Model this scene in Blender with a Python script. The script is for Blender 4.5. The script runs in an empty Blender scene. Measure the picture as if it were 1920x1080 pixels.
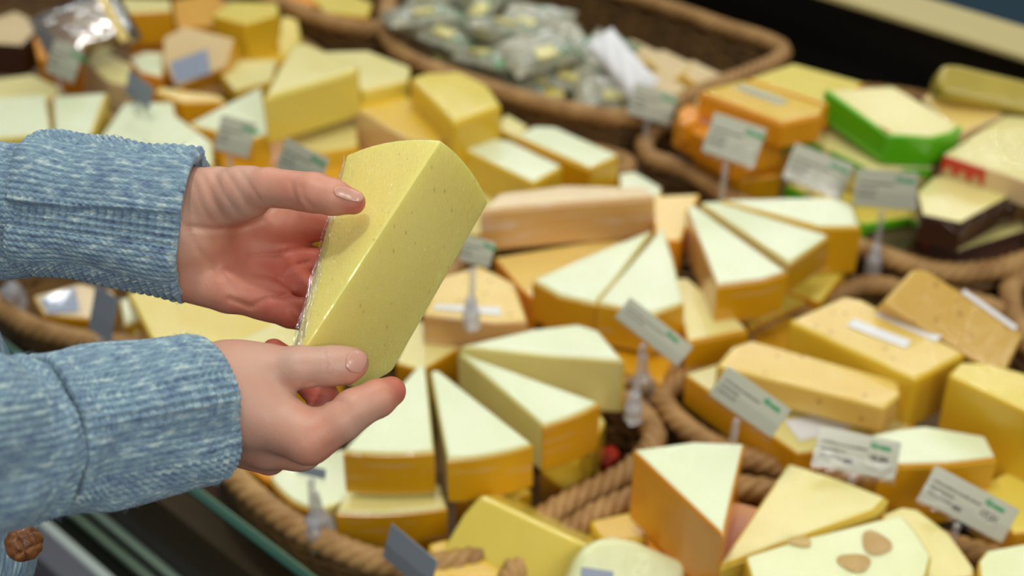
import bpy, bmesh, math, random
import numpy as np
from mathutils import Vector, Matrix
random.seed(7); np.random.seed(7)
S = bpy.context.scene; COL = S.collection

# ------------------------------------------------------------------ camera
F = 2667.0; CH = 0.93; PITCH = math.radians(34)
FW = np.array([0, math.cos(PITCH), -math.sin(PITCH)])
UP = np.array([0, math.sin(PITCH), math.cos(PITCH)])
RT = np.array([1.0, 0, 0]); CAM = np.array([0, 0, CH])
cd = bpy.data.cameras.new('camera'); cam = bpy.data.objects.new('camera', cd); COL.objects.link(cam)
cam.location = CAM; cam.rotation_euler = (math.radians(90) - PITCH, 0, 0)
cd.sensor_width = 36; cd.lens = 36 * F / 1920; cd.clip_start = .05
cd.dof.use_dof = True; cd.dof.focus_distance = .755; cd.dof.aperture_fstop = 5.3
S.camera = cam
# ------------------------------------------------------------------ light
S.view_settings.view_transform = 'Standard'; S.view_settings.look = 'None'
S.view_settings.gamma = 1; S.view_settings.exposure = -0.15; S.view_settings.use_curve_mapping = False
w = bpy.data.worlds.new('shop'); S.world = w; w.use_nodes = True
w.node_tree.nodes['Background'].inputs[0].default_value = (.86, .93, 1, 1)
w.node_tree.nodes['Background'].inputs[1].default_value = .22
def area(name, loc, to, size, power, col=(1, .95, .86), shape='DISK', size2=None):
    l = bpy.data.lights.new(name, 'AREA'); l.shape = shape; l.size = size
    if size2: l.size_y = size2
    l.energy = power; l.color = col
    o = bpy.data.objects.new(name, l); COL.objects.link(o); o.location = loc
    o.rotation_euler = (Vector(to) - Vector(loc)).to_track_quat('-Z', 'Y').to_euler()
    return o
area('ceiling_or_fill_light', (-.35, .70, 2.5), (.0, .9, 0), .16, 14.5, (1, .98, .90))
area('ceiling_or_fill_light', (.1, 1.35, 2.6), (.2, 1.2, 0), 1.5, 13, (1, .97, .88), 'RECTANGLE', .5)
area('ceiling_or_fill_light', (.5, -1.3, 1.9), (.2, 1.2, 0), 1.2, 23, (1, .96, .90), 'RECTANGLE', .5)  # fill lamp behind the camera, added to brighten camera-facing sides
area('ceiling_or_fill_light', (1.7, -.3, 2.2), (0, .7, .3), .8, 15, (.96, 1, .90), 'RECTANGLE', .5)  # fill lamp from the right, added to lighten the held wedge
rl_ = random.Random(4)
for i in range(8):
    for j in range(6):
        area('ceiling_glint_spot', (-2.0 + .56 * i + rl_.uniform(-.2, .2), 2.6 + .6 * j + rl_.uniform(-.2, .2), 2.55), (.1, 1.2, 0), .085, 1.15, (.97, .99, .94))  # overhead spots, with many extra ones added for more glints

# ------------------------------------------------------------------ helpers
def P(px, py, d):                       # point on the ray of (px,py) at depth d
    return CAM + (FW + RT * ((px - 960) / F) + UP * ((540 - py) / F)) * d
def ray(px, py): return FW + RT * ((px - 960) / F) + UP * ((540 - py) / F)
def W(px, py, z):
    r = ray(px, py); return CAM + r * ((z - CH) / r[2])
def onplane(px, py, p0, n):
    r = ray(px, py); return CAM + r * (np.dot(p0 - CAM, n) / np.dot(r, n))
def unit(v): v = np.array(v, float); return v / np.linalg.norm(v)

def link(name, me, mats=(), parent=None, loc=None):
    o = bpy.data.objects.new(name, me); COL.objects.link(o)
    for m in mats: me.materials.append(m)
    if parent: o.parent = parent
    if loc is not None: o.location = loc
    return o
def tag(o, label=None, cat=None, group=None, kind=None):
    if label: o['label'] = label
    if cat: o['category'] = cat
    if group: o['group'] = group
    if kind: o['kind'] = kind
    return o
def empty(name, loc, label, cat, group=None):
    o = bpy.data.objects.new(name, None); COL.objects.link(o); o.location = loc; o.empty_display_size = .02
    return tag(o, label, cat, group)
def shade(me, ang=38):
    for p in me.polygons: p.use_smooth = True
    try: me.set_sharp_from_angle(angle=math.radians(ang))
    except Exception: pass
def from_np(name, V, Fc, smooth=True):
    me = bpy.data.meshes.new(name); me.from_pydata([tuple(v) for v in V], [], [tuple(int(i) for i in f) for f in Fc]); me.update()
    if smooth:
        for p in me.polygons: p.use_smooth = True
    return me

# ------------------------------------------------------------------ materials
def srgb(r, g, b):
    f = lambda c: ((c / 255 + .055) / 1.055) ** 2.4 if c > 10.3 else c / 255 / 12.92
    return (f(r), f(g), f(b), 1)
class NT:
    def __init__(s, name):
        s.m = bpy.data.materials.new(name); s.m.use_nodes = True; s.t = s.m.node_tree
        s.b = s.t.nodes['Principled BSDF']; s.out = s.t.nodes['Material Output']
    def n(s, typ, **kw):
        nd = s.t.nodes.new(typ)
        for k, v in kw.items():
            if k in nd.bl_rna.properties and k not in ('inputs',): setattr(nd, k, v)
        return nd
    def l(s, a, b): s.t.links.new(a, b)
    def coord(s, which='Object', scale=(1, 1, 1), rot=(0, 0, 0)):
        tc = s.n('ShaderNodeTexCoord'); mp = s.n('ShaderNodeMapping')
        mp.inputs['Scale'].default_value = scale; mp.inputs['Rotation'].default_value = rot
        s.l(tc.outputs[which], mp.inputs[0]); return mp.outputs[0]
    def noise(s, vec, sc, det=3, rough=.55):
        nd = s.n('ShaderNodeTexNoise'); nd.inputs['Scale'].default_value = sc; nd.inputs['Detail'].default_value = det
        nd.inputs['Roughness'].default_value = rough; s.l(vec, nd.inputs['Vector']); return nd.outputs['Fac']
    def ramp(s, fac, stops):
        nd = s.n('ShaderNodeValToRGB'); e = nd.color_ramp.elements
        while len(e) < len(stops): e.new(.5)
        for q, (p, c) in zip(e, stops): q.position = p; q.color = c
        s.l(fac, nd.inputs[0]); return nd.outputs[0]
    def mix(s, fac, a, b, mode='MIX'):
        nd = s.n('ShaderNodeMix'); nd.data_type = 'RGBA'; nd.blend_type = mode
        for sock, v in ((nd.inputs[0], fac), (nd.inputs[6], a), (nd.inputs[7], b)):
            if hasattr(v, 'links'): s.l(v, sock)
            else: sock.default_value = v
        return nd.outputs[2]
    def bump(s, h, dist, st=1.0, normal=None):
        nd = s.n('ShaderNodeBump'); nd.inputs['Distance'].default_value = dist; nd.inputs['Strength'].default_value = st
        s.l(h, nd.inputs['Height'])
        if normal is not None: s.l(normal, nd.inputs['Normal'])
        return nd.outputs[0]
    def set(s, **kw):
        for k, v in kw.items():
            sock = s.b.inputs[k.replace('_', ' ')]
            if hasattr(v, 'links'): s.l(v, sock)
            else: sock.default_value = v
        return s
def plain(name, col, rough=.5, metal=0, **kw):
    a = NT(name); a.set(Base_Color=col, Roughness=rough, Metallic=metal, **kw); return a.m

def cheese_mat(name, c1, c2, spots=None, coat=1, wrap=.5, sss=.25, haze=None):
    a = NT(name); v = a.coord()
    oi = a.n('ShaderNodeObjectInfo')
    add = a.n('ShaderNodeVectorMath', operation='ADD'); a.l(v, add.inputs[0])
    cx = a.n('ShaderNodeCombineXYZ'); a.l(oi.outputs['Random'], cx.inputs[0]); a.l(oi.outputs['Random'], cx.inputs[2])
    a.l(cx.outputs[0], add.inputs[1]); v = add.outputs[0]
    n1 = a.noise(v, 14, 4)
    col = a.ramp(n1, [(.3, c1), (.7, c2)])
    fine = a.noise(v, 260, 2)
    col = a.mix(a.ramp(fine, [(.56, (0, 0, 0, 1)), (.8, (.25, .25, .25, 1))]), col, tuple(x * .75 for x in c2[:3]) + (1,))
    if spots:
        vo = a.n('ShaderNodeTexVoronoi'); vo.inputs['Scale'].default_value = spots[1]; a.l(v, vo.inputs['Vector'])
        m = a.ramp(vo.outputs['Distance'], [(.09, (1, 1, 1, 1)), (.2, (0, 0, 0, 1))])
        col = a.mix(m, col, spots[0])
    if haze:                                # crumpled film and paper seal stuck on the rind
        mp = a.coord('Object', (9, 9, 60)); hz = a.noise(mp, 1.6, 3)
        col = a.mix(a.ramp(hz, [(.56, (0, 0, 0, 1)), (.70, (.8, .8, .8, 1))]), col, haze)
    st = a.coord('Object', (50, 12, 30), (.4, .3, .6)); w1 = a.noise(st, 1.5, 5, .6)
    w2 = a.noise(v, 45, 3)
    b0 = a.bump(w2, .0015, .35); cb = a.bump(w1, .0035, wrap)
    a.set(Base_Color=col, Roughness=.5, Normal=b0, Coat_Weight=coat, Coat_Roughness=.07, Coat_IOR=1.5, Subsurface_Weight=sss, Subsurface_Scale=.02)
    a.b.inputs['Subsurface Radius'].default_value = (1, .7, .25)
    a.l(cb, a.b.inputs['Coat Normal'])
    return a.m
M = {}
M['pale'] = cheese_mat('pale_paste', srgb(228, 236, 188), srgb(235, 241, 204))
M['cream'] = cheese_mat('cream_paste', srgb(232, 218, 134), srgb(240, 228, 156))
M['yellow'] = cheese_mat('yellow_paste', srgb(230, 206, 76), srgb(238, 216, 98))
M['butter'] = cheese_mat('butter_paste', srgb(226, 182, 24), srgb(234, 196, 50))
M['gold'] = cheese_mat('golden_paste', srgb(220, 156, 0), srgb(230, 170, 10))
M['eye'] = cheese_mat('spotted_paste', srgb(234, 198, 94), srgb(240, 208, 114), spots=(srgb(190, 140, 50), 62))
M['ochre'] = cheese_mat('ochre_paste', srgb(210, 166, 66), srgb(220, 178, 82), spots=(srgb(176, 128, 50), 62))
M['rind'] = cheese_mat('amber_rind', srgb(222, 156, 0), srgb(232, 172, 4), haze=srgb(218, 182, 140), sss=.1)
M['rindplain'] = cheese_mat('plain_amber_rind', srgb(222, 156, 0), srgb(232, 170, 6), sss=.1)
M['rindcream'] = cheese_mat('yellow_edge', srgb(236, 210, 80), srgb(240, 218, 100), sss=.1)
M['orange'] = cheese_mat('orange_paste', srgb(234, 146, 4), srgb(242, 162, 16), coat=.9, sss=.05)
M['orangetop'] = cheese_mat('orange_top_paste', srgb(244, 206, 110), srgb(248, 216, 130))
M['pink'] = cheese_mat('washed_rind', srgb(216, 160, 84), srgb(226, 180, 120), haze=srgb(226, 200, 184), sss=.1)
M['tan'] = cheese_mat('tan_paste', srgb(226, 196, 140), srgb(236, 210, 160))
M['olive'] = cheese_mat('olive_wax', srgb(170, 150, 40), srgb(190, 168, 60), sss=0)
M['green'] = plain('green_foil', srgb(96, 190, 20), .3, Coat_Weight=.6)
M['red'] = plain('red_print', srgb(206, 62, 42), .4)
M['choc'] = plain('brown_wrapper', srgb(66, 40, 28), .3, Coat_Weight=.7)
M['paper'] = plain('white_paper', srgb(238, 238, 240), .5)
M['card'] = plain('card_paper', srgb(184, 184, 162), .4, Coat_Weight=.6, Coat_Roughness=.1)
M['cardback'] = plain('grey_card_back', srgb(140, 150, 158), .35, Coat_Weight=.5)
M['ink'] = plain('grey_ink', srgb(104, 100, 92), .6)
M['inkblack'] = plain('black_ink', srgb(44, 42, 38), .6)
M['inkgreen'] = plain('green_ink', srgb(20, 146, 84), .5)
M['bluegrey'] = plain('blue_grey_label', srgb(150, 160, 180), .35, Coat_Weight=.5)
def clear_mat(name, tint, mixf=.12, rough=.08, fres=.8, bd=.5, haze=0):
    a = NT(name); tr = a.n('ShaderNodeBsdfTransparent'); tr.inputs[0].default_value = tint
    gl = a.n('ShaderNodeBsdfGlossy'); gl.inputs['Roughness'].default_value = rough
    lw = a.n('ShaderNodeLayerWeight'); lw.inputs[0].default_value = .5
    v = a.coord(); h = a.noise(v, 90, 3); bn = a.bump(h, .002, bd)
    a.l(bn, gl.inputs['Normal']); a.l(bn, lw.inputs['Normal'])
    mm = a.n('ShaderNodeMath', operation='MULTIPLY_ADD'); a.l(lw.outputs['Fresnel'], mm.inputs[0]); mm.inputs[1].default_value = fres; mm.inputs[2].default_value = mixf
    mx = a.n('ShaderNodeMixShader'); a.l(mm.outputs[0], mx.inputs[0]); a.l(tr.outputs[0], mx.inputs[1]); a.l(gl.outputs[0], mx.inputs[2])
    if haze:
        df = a.n('ShaderNodeBsdfDiffuse'); df.inputs[0].default_value = (.85, .85, .88, 1); m2 = a.n('ShaderNodeMixShader'); m2.inputs[0].default_value = haze
        a.l(mx.outputs[0], m2.inputs[1]); a.l(df.outputs[0], m2.inputs[2]); mx = m2
    a.l(mx.outputs[0], a.out.inputs[0]); return a.m
M['clear'] = clear_mat('clear_plastic', (.97, .97, .98, 1), .08, .1, .35, .5, .22)
M['sheet'] = clear_mat('clear_sheet', (.99, .99, .99, 1), .02, .1, .10, .2)
M['glass'] = clear_mat('pane_glass', (.88, .93, .86, 1), .004, .02, .07, 0)
M['glassedge'] = plain('green_glass_edge', srgb(2, 64, 50), .35, 0, Specular_IOR_Level=.2)
M['glassedge2'] = plain('pale_green_arris', srgb(70, 104, 74), .4)
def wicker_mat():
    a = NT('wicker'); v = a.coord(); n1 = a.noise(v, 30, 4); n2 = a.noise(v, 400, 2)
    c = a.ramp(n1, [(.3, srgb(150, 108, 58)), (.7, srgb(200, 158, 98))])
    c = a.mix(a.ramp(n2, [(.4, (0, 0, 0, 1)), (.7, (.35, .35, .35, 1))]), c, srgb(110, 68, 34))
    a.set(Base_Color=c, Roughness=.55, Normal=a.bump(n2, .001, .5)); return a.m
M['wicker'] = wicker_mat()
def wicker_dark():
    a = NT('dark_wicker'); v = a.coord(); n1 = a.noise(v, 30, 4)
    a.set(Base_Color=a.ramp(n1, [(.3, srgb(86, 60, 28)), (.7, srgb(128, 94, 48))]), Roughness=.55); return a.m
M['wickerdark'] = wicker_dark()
M['steel'] = plain('pale_grey_enamel', srgb(206, 218, 214), .3, 0)
M['railgrey'] = plain('rail_grey', srgb(104, 104, 114), .5)
M['dark'] = plain('dark_case_lining', srgb(24, 22, 18), .5)
M['deck'] = plain('brown_deck', srgb(70, 48, 28), .6)
M['beige'] = plain('beige_rail_paint', srgb(196, 180, 122), .5)

# ------------------------------------------------------------------ cheese builder
def prism_mesh(name, top, n, t, rad=.0035, seg=3, taper=1.0, mats=None, puff=0):
    """top: list of 3D points (CCW seen from n) -> bevelled prism mesh, local coords given"""
    bm = bmesh.new(); c = np.mean(top, axis=0)
    tv = [bm.verts.new(p) for p in top]; bv = [bm.verts.new(c + (p - c) * taper - n * t) for p in top]
    bm.faces.new(tv); bm.faces.new(list(reversed(bv)))
    k = len(tv)
    for i in range(k): bm.faces.new((tv[i], bv[i], bv[(i + 1) % k], tv[(i + 1) % k]))
    bm.normal_update()
    bmesh.ops.recalc_face_normals(bm, faces=bm.faces)
    es = [e for e in bm.edges if len(e.link_faces) == 2 and e.calc_face_angle(0) > .45]
    bmesh.ops.bevel(bm, geom=es, offset=rad, segments=seg, profile=.5, affect='EDGES', clamp_overlap=True)
    bm.normal_update()
    for f in bm.faces:
        f.material_index = 0 if np.dot(np.array(f.normal), n) > .8 else 1
    me = bpy.data.meshes.new(name); bm.to_mesh(me); bm.free(); shade(me, 42)
    return me
def wn(o):
    m = o.modifiers.new('normals', 'WEIGHTED_NORMAL'); m.keep_sharp = True; m.weight = 80
def outline(poly, p0, n):
    """px polygon with optional bulge on the edge that starts at each vertex -> pts and flags"""
    pts = [onplane(v[0], v[1], p0, n) for v in poly]
    bul = [v[2] if len(v) > 2 else 0 for v in poly]
    ids = list(range(len(poly)))
    nn = np.zeros(3)
    for i in range(len(pts)): nn += np.cross(pts[i], pts[(i + 1) % len(pts)])
    rev = np.dot(nn, n) < 0
    out = []; flag = []
    k = len(pts)
    order = range(k) if not rev else range(k - 1, -1, -1)
    for i in order:
        if not rev: a, b, e = pts[i], pts[(i + 1) % k], i
        else: a, b, e = pts[i], pts[(i - 1) % k], (i - 1) % k
        out.append(a); flag.append(e)
        bl = bul[e]
        if bl:
            L = np.linalg.norm(b - a); ow = unit(np.cross(b - a, n))
            for s in (.14, .28, .43, .57, .72, .86):
                out.append(a + (b - a) * s + ow * bl * L * 4 * s * (1 - s)); flag.append(e)
    return out, flag
def band(name, pts, idx, n, t0, t1, off, thick, mat, parent, jag=None):
    """shell along consecutive outline points: rind, foil sleeve"""
    k = len(pts); bm = bmesh.new()
    chain = [pts[i] for i in idx] + [pts[(idx[-1] + 1) % k]]
    outs = []
    for j, p in enumerate(chain):
        a = chain[max(j - 1, 0)]; b = chain[min(j + 1, len(chain) - 1)]
        outs.append(unit(np.cross(b - a, n)))
    if jag:
        c2, o2 = [], []
        for j in range(len(chain) - 1):
            L = np.linalg.norm(chain[j + 1] - chain[j]); m = max(2, int(L / jag[0]))
            for q in range(m): c2.append(chain[j] + (chain[j + 1] - chain[j]) * q / m); o2.append(outs[j])
        c2.append(chain[-1]); o2.append(outs[-1]); chain, outs = c2, o2
    rings = []
    for j, (p, o) in enumerate(zip(chain, outs)):
        a = t0 + (jag[1] * (j % 2) if jag else 0)
        rings.append([bm.verts.new(p - n * a + o * (-.001)), bm.verts.new(p - n * a + o * (off + thick) - n * .001),
                      bm.verts.new(p - n * (a + t1) / 2 + o * (off + thick * 1.15)),
                      bm.verts.new(p - n * t1 + o * (off + thick) + n * .001), bm.verts.new(p - n * t1 - o * .001)])
    for A, B in zip(rings, rings[1:]):
        for q in range(5):
            bm.faces.new((A[q], B[q], B[(q + 1) % 5], A[(q + 1) % 5]))
    bm.faces.new(rings[0]); bm.faces.new(list(reversed(rings[-1])))
    bmesh.ops.recalc_face_normals(bm, faces=bm.faces)
    me = bpy.data.meshes.new(name); bm.to_mesh(me); bm.free(); shade(me, 40)
    return link(name, me, [mat], parent)
ALL = []
def cheese(kind, label, poly, z, t, top='pale', side='cream', rind=(), rmat='rind', n=(0, 0, 1), group=None,
           taper=1.0, rad=.0035, cat='cheese', stickers=(), rt=.0012, bandname='rind', t0=.003, jag=None):
    n = unit(n); cx = np.mean([v[0] for v in poly]); cy = np.mean([v[1] for v in poly])
    p0 = W(cx, cy, z); pts, flag = outline(poly, p0, n)
    base = np.mean(pts, axis=0) - n * t
    loc = [p - base for p in pts]
    me = prism_mesh(kind, loc, n, t, rad, 3, taper)
    o = link(kind, me, [M[top], M[side]], None, base); wn(o); tag(o, label, cat, group)
    if rind:
        k = len(flag); on = [f in rind for f in flag]; starts = [i for i in range(k) if on[i] and not on[i - 1]] or [0]
        for s in starts:
            idx = []; i = s
            while on[i % k] and len(idx) < k: idx.append(i % k); i += 1
            band(bandname, loc, idx, n, t0, t - .003 if not jag else t * .93, .0, rt, M[rmat], o, jag)
    for st in stickers:                       # quad px on the top plane, colour
        q = [onplane(x, y, p0, n) - base for x, y in st[0]]
        nn = np.cross(q[1] - q[0], q[2] - q[1])
        if np.dot(nn, n) < 0: q.reverse()
        q = [v + n * .0012 for v in q]
        sm = prism_mesh('price_sticker', q, n, .0012, .0003, 1)
        link('price_sticker', sm, [M[st[1]]] * 2, o)
    ALL.append(o); return o

# ------------------------------------------------------------------ case (structure)
def box_pts(name, pts8, mat, kind='structure', parent=None, bev=0):
    me = from_np(name, pts8, [(0, 1, 2, 3), (7, 6, 5, 4), (0, 4, 5, 1), (1, 5, 6, 2), (2, 6, 7, 3), (3, 7, 4, 0)], False)
    o = link(name, me, [mat], parent)
    if kind and not parent: o['kind'] = kind
    if bev:
        b = o.modifiers.new('b', 'BEVEL'); b.width = bev; b.segments = 2
    return o
AX = unit([math.cos(math.radians(-43)), math.sin(math.radians(-43)), 0])      # direction of the case, towards the right and the customer
NR = np.array([-AX[1], AX[0], 0])                                             # across the case, away from the customer
G0 = W(350, 909, .085)                                                         # a point on the front glass top edge
def L(u, v, z): return np.array([G0[0], G0[1], 0]) + AX * u + NR * v + np.array([0, 0, z])
def slab(name, u0, u1, v0, v1, z0, z1, mat, **kw):
    p = [L(u0, v0, z0), L(u1, v0, z0), L(u1, v1, z0), L(u0, v1, z0), L(u0, v0, z1), L(u1, v0, z1), L(u1, v1, z1), L(u0, v1, z1)]
    return box_pts(name, p, mat, **kw)
floor_m = NT('brown_floor'); fv = floor_m.coord(); fn = floor_m.noise(fv, 3, 4)
floor_m.set(Base_Color=floor_m.ramp(fn, [(.3, srgb(58, 38, 30)), (.7, srgb(96, 66, 48))]), Roughness=.4)
slab('floor', -4, 4, -3, 5, -.96, -.93, floor_m.m)
def thing_slab(name, u0, u1, v0, v1, z0, z1, mat, label, cat, bev=.002):
    o = slab(name, u0, u1, v0, v1, z0, z1, mat, kind=None, bev=bev); tag(o, label, cat); return o
case = empty('display_case', L(0, .6, -.93), 'long refrigerated display case with dark lining, green edged front glass and beige back rail', 'display case')
def cpart(name, u0, u1, v0, v1, z0, z1, mat, bev=.002, label=None):
    o = slab(name, u0, u1, v0, v1, z0, z1, mat, kind=None, bev=bev); o.parent = case
    o.matrix_parent_inverse = Matrix.Translation(-Vector(case.location)); tag(o, label); return o
cpart('shelf_deck', -3, 2.2, .02, 1.15, -.03, -.005, M['deck'])
cpart('plinth', -3, 2.2, .06, 1.15, -.93, -.03, M['dark'])
cpart('back_panel', -3, 2.2, 1.15, 1.17, -.05, .190, M['dark'])
cpart('back_rail', -3, 2.2, 1.09, 1.172, .190, .20, M['beige'], .003, 'beige painted rail along the top of the back')
cpart('front_glass', -3, 2.2, -.004, .004, -.14, .083, M['glass'], 0)
cpart('glass_edge', -3, 2.2, -.0045, .0025, .083, .0865, M['glassedge'], 0, 'dark green polished glass edge')
cpart('glass_arris', -3, 2.2, .0025, .0045, .083, .0865, M['glassedge2'], 0)
cpart('bumper_rail', -3, 2.2, -.055, -.026, -.19, -.112, M['railgrey'], .004, 'grey metal bumper rail')
cpart('rail_lit_edge', -3, 2.2, -.030, -.020, -.118, -.104, M['steel'], .003, 'pale strip painted as the lit top edge of the bumper rail')  # pale colour stands in for light on the rail's top edge
cpart('vent_rail', -3, 2.2, .012, .019, -.10, -.092, M['steel'], .002)
cpart('vent_rail', -3, 2.2, .010, .019, -.135, -.125, M['steel'], .002)
cpart('glass_channel', -3, 2.2, -.012, .012, -.165, -.14, M['dark'])
cpart('lower_panel', -3, 2.2, -.03, .06, -.93, -.165, M['dark'])
cpart('inner_front_panel', -3, 2.2, .03, .05, -.165, -.03, M['deck'], 0)
slab('wall_back', -6, 5, 3.4, 3.5, -.93, 1.2, plain('blue_grey_wall', srgb(84, 116, 136), .6))

# ------------------------------------------------------------------ baskets
def loop_pts(px, z, res=.006):
    p = [W(x, y, z) for x, y in px]; k = len(p); out = []
    for i in range(k):
        a, b, c, d = p[i - 1], p[i], p[(i + 1) % k], p[(i + 2) % k]
        m = max(2, int(np.linalg.norm(c - b) / .02))
        for j in range(m):
            t = j / m
            out.append(.5 * ((2 * b) + (-a + c) * t + (2 * a - 5 * b + 4 * c - d) * t * t + (-a + 3 * b - 3 * c + d) * t ** 3))
    out = np.array(out); out[:, 2] = z
    seg = np.linalg.norm(np.roll(out, -1, 0) - out, axis=1); cum = np.concatenate([[0], np.cumsum(seg)]); N = int(cum[-1] / res)
    s = np.linspace(0, cum[-1], N, endpoint=False); cl = np.vstack([out, out[:1]])
    return np.stack([np.interp(s, cum, cl[:, i]) for i in range(3)], 1), cum[-1]
def tube(path, rad, sides=6, closed=True):
    n = len(path); nx = np.roll(path, -1, 0) - np.roll(path, 1, 0)
    if not closed: nx[0] = path[1] - path[0]; nx[-1] = path[-1] - path[-2]
    nx /= np.linalg.norm(nx, axis=1)[:, None]
    up = np.array([0, 0, 1.0]); s1 = np.cross(nx, up); l = np.linalg.norm(s1, axis=1)[:, None]
    s1 = np.where(l > 1e-3, s1 / np.maximum(l, 1e-6), np.array([1.0, 0, 0])); s2 = np.cross(s1, nx)
    a = np.arange(sides) / sides * 2 * np.pi
    V = path[:, None, :] + rad * (np.cos(a)[None, :, None] * s1[:, None, :] + np.sin(a)[None, :, None] * s2[:, None, :])
    Fc = []; m = n if closed else n - 1
    for i in range(m):
        j = (i + 1) % n
        for q in range(sides): r = (q + 1) % sides; Fc.append((i * sides + q, j * sides + q, j * sides + r, i * sides + r))
    if not closed: Fc.append(tuple(range(sides - 1, -1, -1))); Fc.append(tuple((n - 1) * sides + q for q in range(sides)))
    return V.reshape(-1, 3), Fc
def join(parts):
    V = []; Fc = []; o = 0
    for v, f in parts: V.append(v); Fc += [tuple(i + o for i in q) for q in f]; o += len(v)
    return np.vstack(V), Fc
def basket(label, px, zr, z0=.0, shrink=.90, group='wicker baskets in the case', strand=.0058, dark=False):
    ring, Lt = loop_pts(px, zr); c = ring.mean(0); c[2] = z0
    root = empty('wicker_basket', c, label, 'basket', group)
    tg = np.roll(ring, -1, 0) - np.roll(ring, 1, 0); tg /= np.linalg.norm(tg, axis=1)[:, None]
    sd = np.cross(tg, [0, 0, 1.0]); s = np.arange(len(ring)) / len(ring) * Lt
    turns = max(1, round(Lt / .052)); ph = s / Lt * turns * 2 * np.pi
    rp = []
    for k in range(4):
        a = ph + k * np.pi / 2; r = .0066
        rp.append(tube(ring + sd * (np.cos(a) * r)[:, None] + np.array([0, 0, 1.0]) * (np.sin(a) * r)[:, None] - c, strand))
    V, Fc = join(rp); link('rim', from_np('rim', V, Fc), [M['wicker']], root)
    rows = int((zr - .012 - z0) / .0075); wp = []; nst = max(8, 2 * round(Lt / .05)); sp = s / Lt * nst * np.pi
    for r in range(rows):
        f = shrink + (1 - shrink) * (r / max(1, rows - 1)); z = z0 + .006 + r * .0075
        q = (ring - c) * f; q[:, 2] = z - z0
        q = q + sd * (np.cos(sp + (r % 2) * np.pi) * .0032)[:, None]
        wp.append(tube(q, .0043, 5))
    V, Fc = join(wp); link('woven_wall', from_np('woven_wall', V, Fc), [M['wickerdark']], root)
    # stakes
    st = []
    for k in range(nst):
        i = int(k / nst * len(ring)); p1 = ring[i] - c; p1 = p1.copy(); p0 = p1 * shrink; p0[2] = .003; p1[2] = zr - z0 - .004
        st.append(tube(np.array([p0, (p0 + p1) / 2, p1]), .003, 5, False))
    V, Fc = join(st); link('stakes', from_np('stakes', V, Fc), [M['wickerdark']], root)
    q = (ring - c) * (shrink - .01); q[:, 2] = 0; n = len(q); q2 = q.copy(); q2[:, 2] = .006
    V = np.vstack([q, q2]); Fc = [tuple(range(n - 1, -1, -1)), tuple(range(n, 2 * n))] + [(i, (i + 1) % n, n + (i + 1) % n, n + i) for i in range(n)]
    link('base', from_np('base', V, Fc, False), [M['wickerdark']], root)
    return root
basket('round wicker basket of pale wedges right behind the front glass', [(430, 880), (500, 950), (600, 1012), (740, 1060), (900, 1045), (1050, 952), (1180, 885), (1228, 820), (1190, 765), (1130, 738), (960, 660), (700, 650), (480, 720), (400, 800)], .085)
basket('wicker basket of shiny wedges at the bottom edge of the photo', [(950, 1100), (1085, 985), (1190, 935), (1300, 912), (1420, 918), (1600, 960), (1780, 1025), (1940, 1090), (1950, 1300), (1500, 1480), (1050, 1350)], .085)
basket('wicker basket holding brown spotted cheese blocks with white stickers', [(1240, 752), (1300, 815), (1400, 862), (1600, 900), (1800, 935), (1990, 950), (2080, 800), (2000, 660), (1850, 575), (1690, 545), (1610, 535), (1500, 590), (1360, 665), (1265, 720)], .085)
basket('wicker basket of wheel wedges beside the held cheese', [(830, 540), (930, 600), (1090, 690), (1215, 722), (1300, 640), (1460, 560), (1545, 515), (1570, 490), (1480, 450), (1340, 412), (1180, 400), (1020, 420), (890, 470)], .085)
basket('wicker basket with orange blocks, green packs and brown packs', [(1212, 292), (1290, 322), (1364, 370), (1480, 420), (1600, 460), (1720, 502), (1800, 512), (1900, 495), (2020, 430), (2060, 290), (1900, 225), (1650, 175), (1450, 180), (1290, 215), (1220, 250)], .10)
basket('wicker basket cut off by the right edge of the photo', [(1895, 570), (1905, 525), (1990, 500), (2150, 560), (2200, 680), (2060, 720), (1940, 660)], .09)
basket('deep wicker basket full of small bagged cheeses at the back', [(722, 55), (760, 108), (870, 150), (980, 185), (1083, 210), (1195, 218), (1330, 165), (1470, 98), (1340, 45), (1190, -5), (1000, -60), (820, -90), (740, -30)], .125)
basket('wicker basket with a straight rim at the top edge left of the bags', [(500, -6), (530, 10), (640, 48), (712, 52), (730, 0), (720, -60), (560, -110), (440, -60)], .125)
basket('broad wicker basket of mixed wedges behind the upper sleeve', [(20, 592), (110, 630), (230, 648), (420, 645), (620, 590), (760, 480), (900, 385), (1100, 335), (1180, 312), (1130, 290), (940, 245), (740, 210), (500, 250), (250, 300), (40, 380), (-60, 500)], .085)
basket('wicker basket of amber cheeses at the top left corner', [(-140, 240), (60, 270), (270, 215), (430, 165), (590, 118), (560, 85), (470, 45), (300, -40), (50, -60), (-150, 40), (-220, 160)], .085)

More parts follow.
